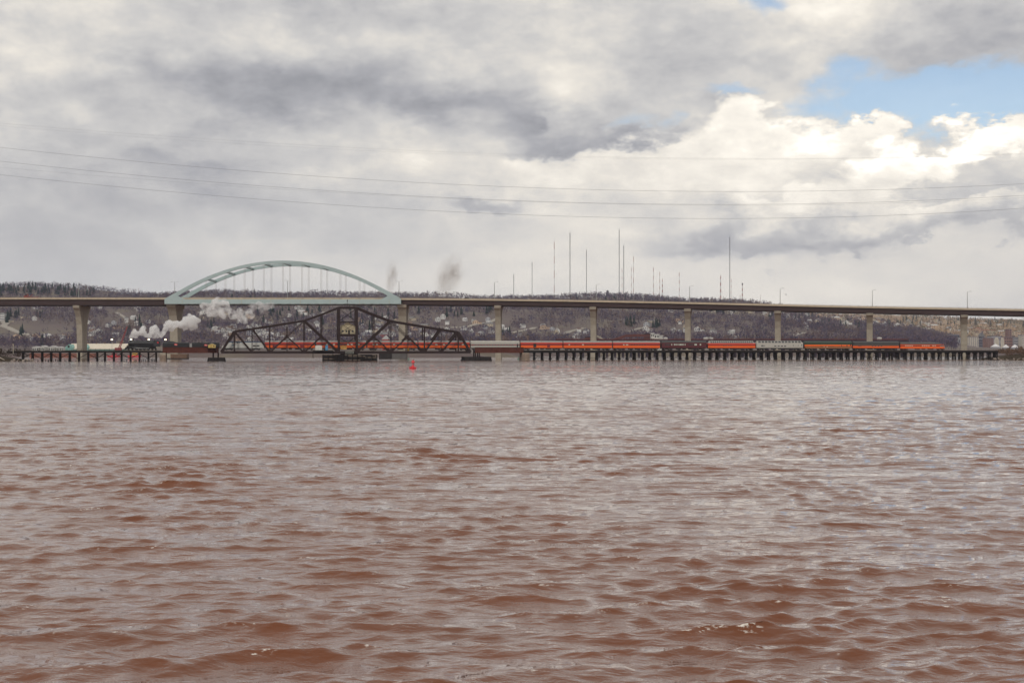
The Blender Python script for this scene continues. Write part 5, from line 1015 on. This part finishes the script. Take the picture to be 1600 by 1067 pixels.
# ------------------------------------------------------------------ buoys
M_bred = mat('buoy_red', (.62,.015,.025), .45, var=.08, vscale=1.5)
def buoy(x, ywl, sc, m, lab):
    Y = F*CH/(ywl-HY); t = thing('channel_buoy', lab, 'buoy', ((x-CX)/F*Y, Y, 0)); t.scale = (sc,)*3; t.rotation_euler = (0, R(2.5), .4)
    MB().lathe([(.7,-.5),(.98,-.2),(1.0,.48),(.95,.52),(.5,.56),(.42,.78),(.25,.95)],20).build('float', m, t)
    for s in (-1, 1): MB().cyl((s*.95,0,.45),(s*.98,0,.8),.05,n=6).build('lifting_eye', m, t)
    for a in range(4): c, s = math.cos(a*1.57+.78), math.sin(a*1.57+.78); MB().cyl((c*.30,s*.30,.7),(c*.18,s*.18,2.0),.05,n=6).build('tower_leg', m, t)
    MB().lathe([(.55,1.72),(.50,1.8),(.36,2.25),(.18,2.4)],8).build('radar_reflector', m, t); MB().lathe([(.12,2.38),(.14,2.6),(.05,2.72)],10).build('lantern', mat('lantern_dark', (.08,.02,.02), .4), t)
buoy(645, 576.3, 1.0, M_bred, 'red channel buoy with conical cage top floating in front of the swing bridge'); M_bgr = mat('buoy_green', (.02,.14,.08), .5)
buoy(638.5, 562.0, .55, M_bgr, 'tiny dark green buoy behind the truss beyond the red buoy'); buoy(810, 561.2, .6, M_bgr, 'tiny green buoy beside the stone pier of the pile trestle')
# ------------------------------------------------------------------ power cables crossing the river
M_cab = mat('cable_aluminium', (.18,.18,.19), .6)
def cable(pts, Y, r, lab):
    c = np.polyfit([p[0] for p in pts], [p[1] for p in pts], 3 if len(pts) > 3 else 2); secs = []
    X = np.linspace(-340, 340, 60)*Y/600
    xs = CX+F*X/Y; xs_c = np.clip(xs, -450, 2050); z = CH+(HY-np.polyval(c, xs_c))/F*Y
    for a, zz in zip(X, z): secs.append([(a,Y-r,zz),(a,Y,zz-r),(a,Y+r,zz),(a,Y,zz+r)])
    tag(MB().loft(secs).build('power_cable', M_cab), lab, 'cable', 'power cables over the river')
for i, (pts, Y, r) in enumerate((([(0,231),(400,267),(800,294),(1050,300),(1300,296),(1600,288)],520,.040),([(0,252.5),(400,289),(800,314.5),(1050,320.5),(1300,316),(1600,306)],520,.040),([(0,273.5),(400,310),(800,336.5),(1050,342),(1300,338),(1600,326)],520,.040),([(0,262),(400,292),(800,316),(1050,321.5),(1300,318),(1600,309.5)],560,.020),([(0,193),(400,222),(800,242),(1050,247.5),(1300,247),(1600,240)],560,.020),([(0,197),(400,226),(800,245),(1050,249),(1300,248),(1600,241.5)],575,.016))):
    cable(pts, Y, r, ('dark power cable sagging across the cloudy sky, topmost of the heavy three','dark power cable sagging across the sky, middle of the heavy three','dark power cable sagging across the sky, lowest of all','faint thin cable running close to the middle heavy cable','faint thin shield wire, highest of all the cables','faint thin shield wire close beneath the highest wire')[i])
# a gull
p = W(1228.3, 460.3, 500); t = thing('gull', 'small gull flying beside the lamp post above the viaduct', 'bird', p); M_gull = mat('gull_grey', (.25,.25,.26), .8)
MB().lathe([(.02,-.28),(.1,-.1),(.11,.05),(.05,.25)],8).build('body', M_gull, t).rotation_euler = (0, R(90), 0)
for s in (-1, 1): MB().add([(-.12,0,.03),(.12,0,.03),(.1,s*.4,.2),(-.08,s*.75,.08),(-.16,s*.4,.2),(0,s*.2,.15)],[(0,1,2),(0,2,4),(2,3,4),(0,2,5)]).build('wing', M_gull, t)

# ------------------------------------------------------------------ steam, smoke, haze
def vol_mat(name, col, dens, nscale, lo, hi, aniso=.2):
    m = bpy.data.materials.new(name); m.use_nodes = True; nt = m.node_tree; nt.nodes.remove(nt.nodes['Principled BSDF']); v = nt.nodes.new('ShaderNodeVolumePrincipled')
    v.inputs['Color'].default_value = (*col, 1); v.inputs['Anisotropy'].default_value = aniso
    if nscale:
        tc = nt.nodes.new('ShaderNodeTexCoord'); nz = nt.nodes.new('ShaderNodeTexNoise'); nz.inputs['Scale'].default_value = nscale; nz.inputs['Detail'].default_value = 5; nz.inputs['Roughness'].default_value = .6; nt.links.new(tc.outputs['Object'], nz.inputs['Vector'])
        mr = nt.nodes.new('ShaderNodeMapRange'); nt.links.new(nz.outputs[0], mr.inputs[0]); mr.inputs[1].default_value = lo; mr.inputs[2].default_value = hi; mr.inputs[3].default_value = 0; mr.inputs[4].default_value = dens; nt.links.new(mr.outputs[0], v.inputs['Density'])
    else: v.inputs['Density'].default_value = dens
    nt.links.new(v.outputs[0], nt.nodes['Material Output'].inputs['Volume']); return m
def puffs(name, spots, lab, cat, m, voxel, nsub, jit, grow=1.0):
    bm = bmesh.new()
    for (x, y, r) in spots:
        o = 3.0+rng.uniform(-1.5, 1.5); c = RP(rt(x, o), o, rz(x, y, o)); rm = r/3.1*grow
        for k in range(nsub):
            d = Vector((rng.normal(), rng.normal(), rng.normal())).normalized()*(0 if k == 0 else rm*rng.uniform(.5, 1.0)); q = rm*(.85 if k == 0 else rng.uniform(.25, .55)*jit)
            g = bmesh.ops.create_icosphere(bm, subdivisions=2, radius=q)
            for v in g['verts']: v.co += c+d
    me = bpy.data.meshes.new(name); bm.to_mesh(me); bm.free(); me.materials.append(m); o = obj(name, me); md = o.modifiers.new('merge', 'REMESH'); md.mode = 'VOXEL'; md.voxel_size = voxel
    return tag(o, lab, cat)
dense = [(206,525,3.5),(209,520,4.5),(213,526,3),(219,521,4),(222,515,4.5),(225,512.5,3.6),(226,520,4),(229,524,3),(234,524,4),(237,519,4.5),(241,514,5.5),(245,517,4.5),(247,523,4),(240,525,4),(252,525,3),(256,520,4),(259,514,4.5),(262,508,5),(267,505,5),(270,509,5),(275,507,5),(281,508,5.5),(287,505,5.5),(292,499,5.5),(296,494,4.5),(299,500,5.5),(303,503,5),(305,508,4.5),(301,512,4),(290,512,4.5),(268,515,3.5),(297,500,6),(300,505,6),(294,506,6),(302,497,5),(306,502,5)]
wispy = [(318,478,5.5),(322,483,5),(331,481,6),(338,474,6),(341,481,7),(346,489,6.5),(336,490,6),(353,478,5.5),(360,487,5),(362,492,4.5),(373,489,5),(377,496,6.5),(381,502,4.5),(388,490,5),(394,494,4),(375,484,4),(327,491,4),(312,490,3)]
thin = [(398,480,5),(404,477,5),(411,481,5.5),(418,478,5),(425,477,4),(408,487,4),(392,486,4),(350,472,4),(333,470,3.5)]
puffs('steam_cloud', dense, 'dense white steam billowing back over the black locomotive and tender', 'steam', vol_mat('steam_dense', (.995,.995,.995), 1.2, .42, .33, .60), .45, 11, 1.2, 1.12)
puffs('steam_cloud', wispy, 'broken white steam drifting in front of the green tie girder', 'steam', vol_mat('steam_broken', (.99,.99,.99), .8, .36, .42, .66), .55, 10, 1.2, 1.3)
puffs('steam_cloud', thin, 'thin torn shreds of steam fading towards the swing truss', 'steam', vol_mat('steam_thin', (.98,.98,.99), .40, .26, .40, .68), .6, 8, 1.2, 1.4)
def plume(x, y, rx, ry, tilt, lab, Y, dens):
    bm = bmesh.new(); bmesh.ops.create_icosphere(bm, subdivisions=3, radius=1.0)
    me = bpy.data.meshes.new('smoke_plume'); bm.to_mesh(me); bm.free(); m = vol_mat('brown_smoke', (.34,.25,.18), dens, 2.4, .36, .72, 0); me.materials.append(m)
    nt = m.node_tree; tc = nt.nodes['Texture Coordinate']; ln = nt.nodes.new('ShaderNodeVectorMath'); ln.operation = 'LENGTH'; nt.links.new(tc.outputs['Object'], ln.inputs[0])
    fo = nt.nodes.new('ShaderNodeMapRange'); fo.interpolation_type = 'SMOOTHSTEP'; nt.links.new(ln.outputs['Value'], fo.inputs[0]); fo.inputs[1].default_value = 1.0; fo.inputs[2].default_value = .15
    mu = nt.nodes.new('ShaderNodeMath'); mu.operation = 'MULTIPLY'; nt.links.new(nt.nodes['Map Range'].outputs[0], mu.inputs[0]); nt.links.new(fo.outputs[0], mu.inputs[1]); nt.links.new(mu.outputs[0], nt.nodes['Principled Volume'].inputs['Density'])
    o = obj('smoke_plume', me, None, W(x, y, Y)); o.scale = (rx/F*Y, rx/F*Y, ry/F*Y); o.rotation_euler = (0, R(tilt), 0); tag(o, lab, 'smoke')
plume(612, 433, 12, 34, 8, 'narrow faint brown smoke wisp above the right end of the arch', 1500, .12)
plume(702, 432, 26, 44, 22, 'wide faint brown smoke plume above the viaduct right of the arch', 1500, .075)
hz = MB().box(-6300, 7000, -60, 6900, -2.6, 420).build('haze', vol_mat('thin_haze', (.74,.81,1.0), .000042, 0, 0, 0, .3)); stuff(hz)
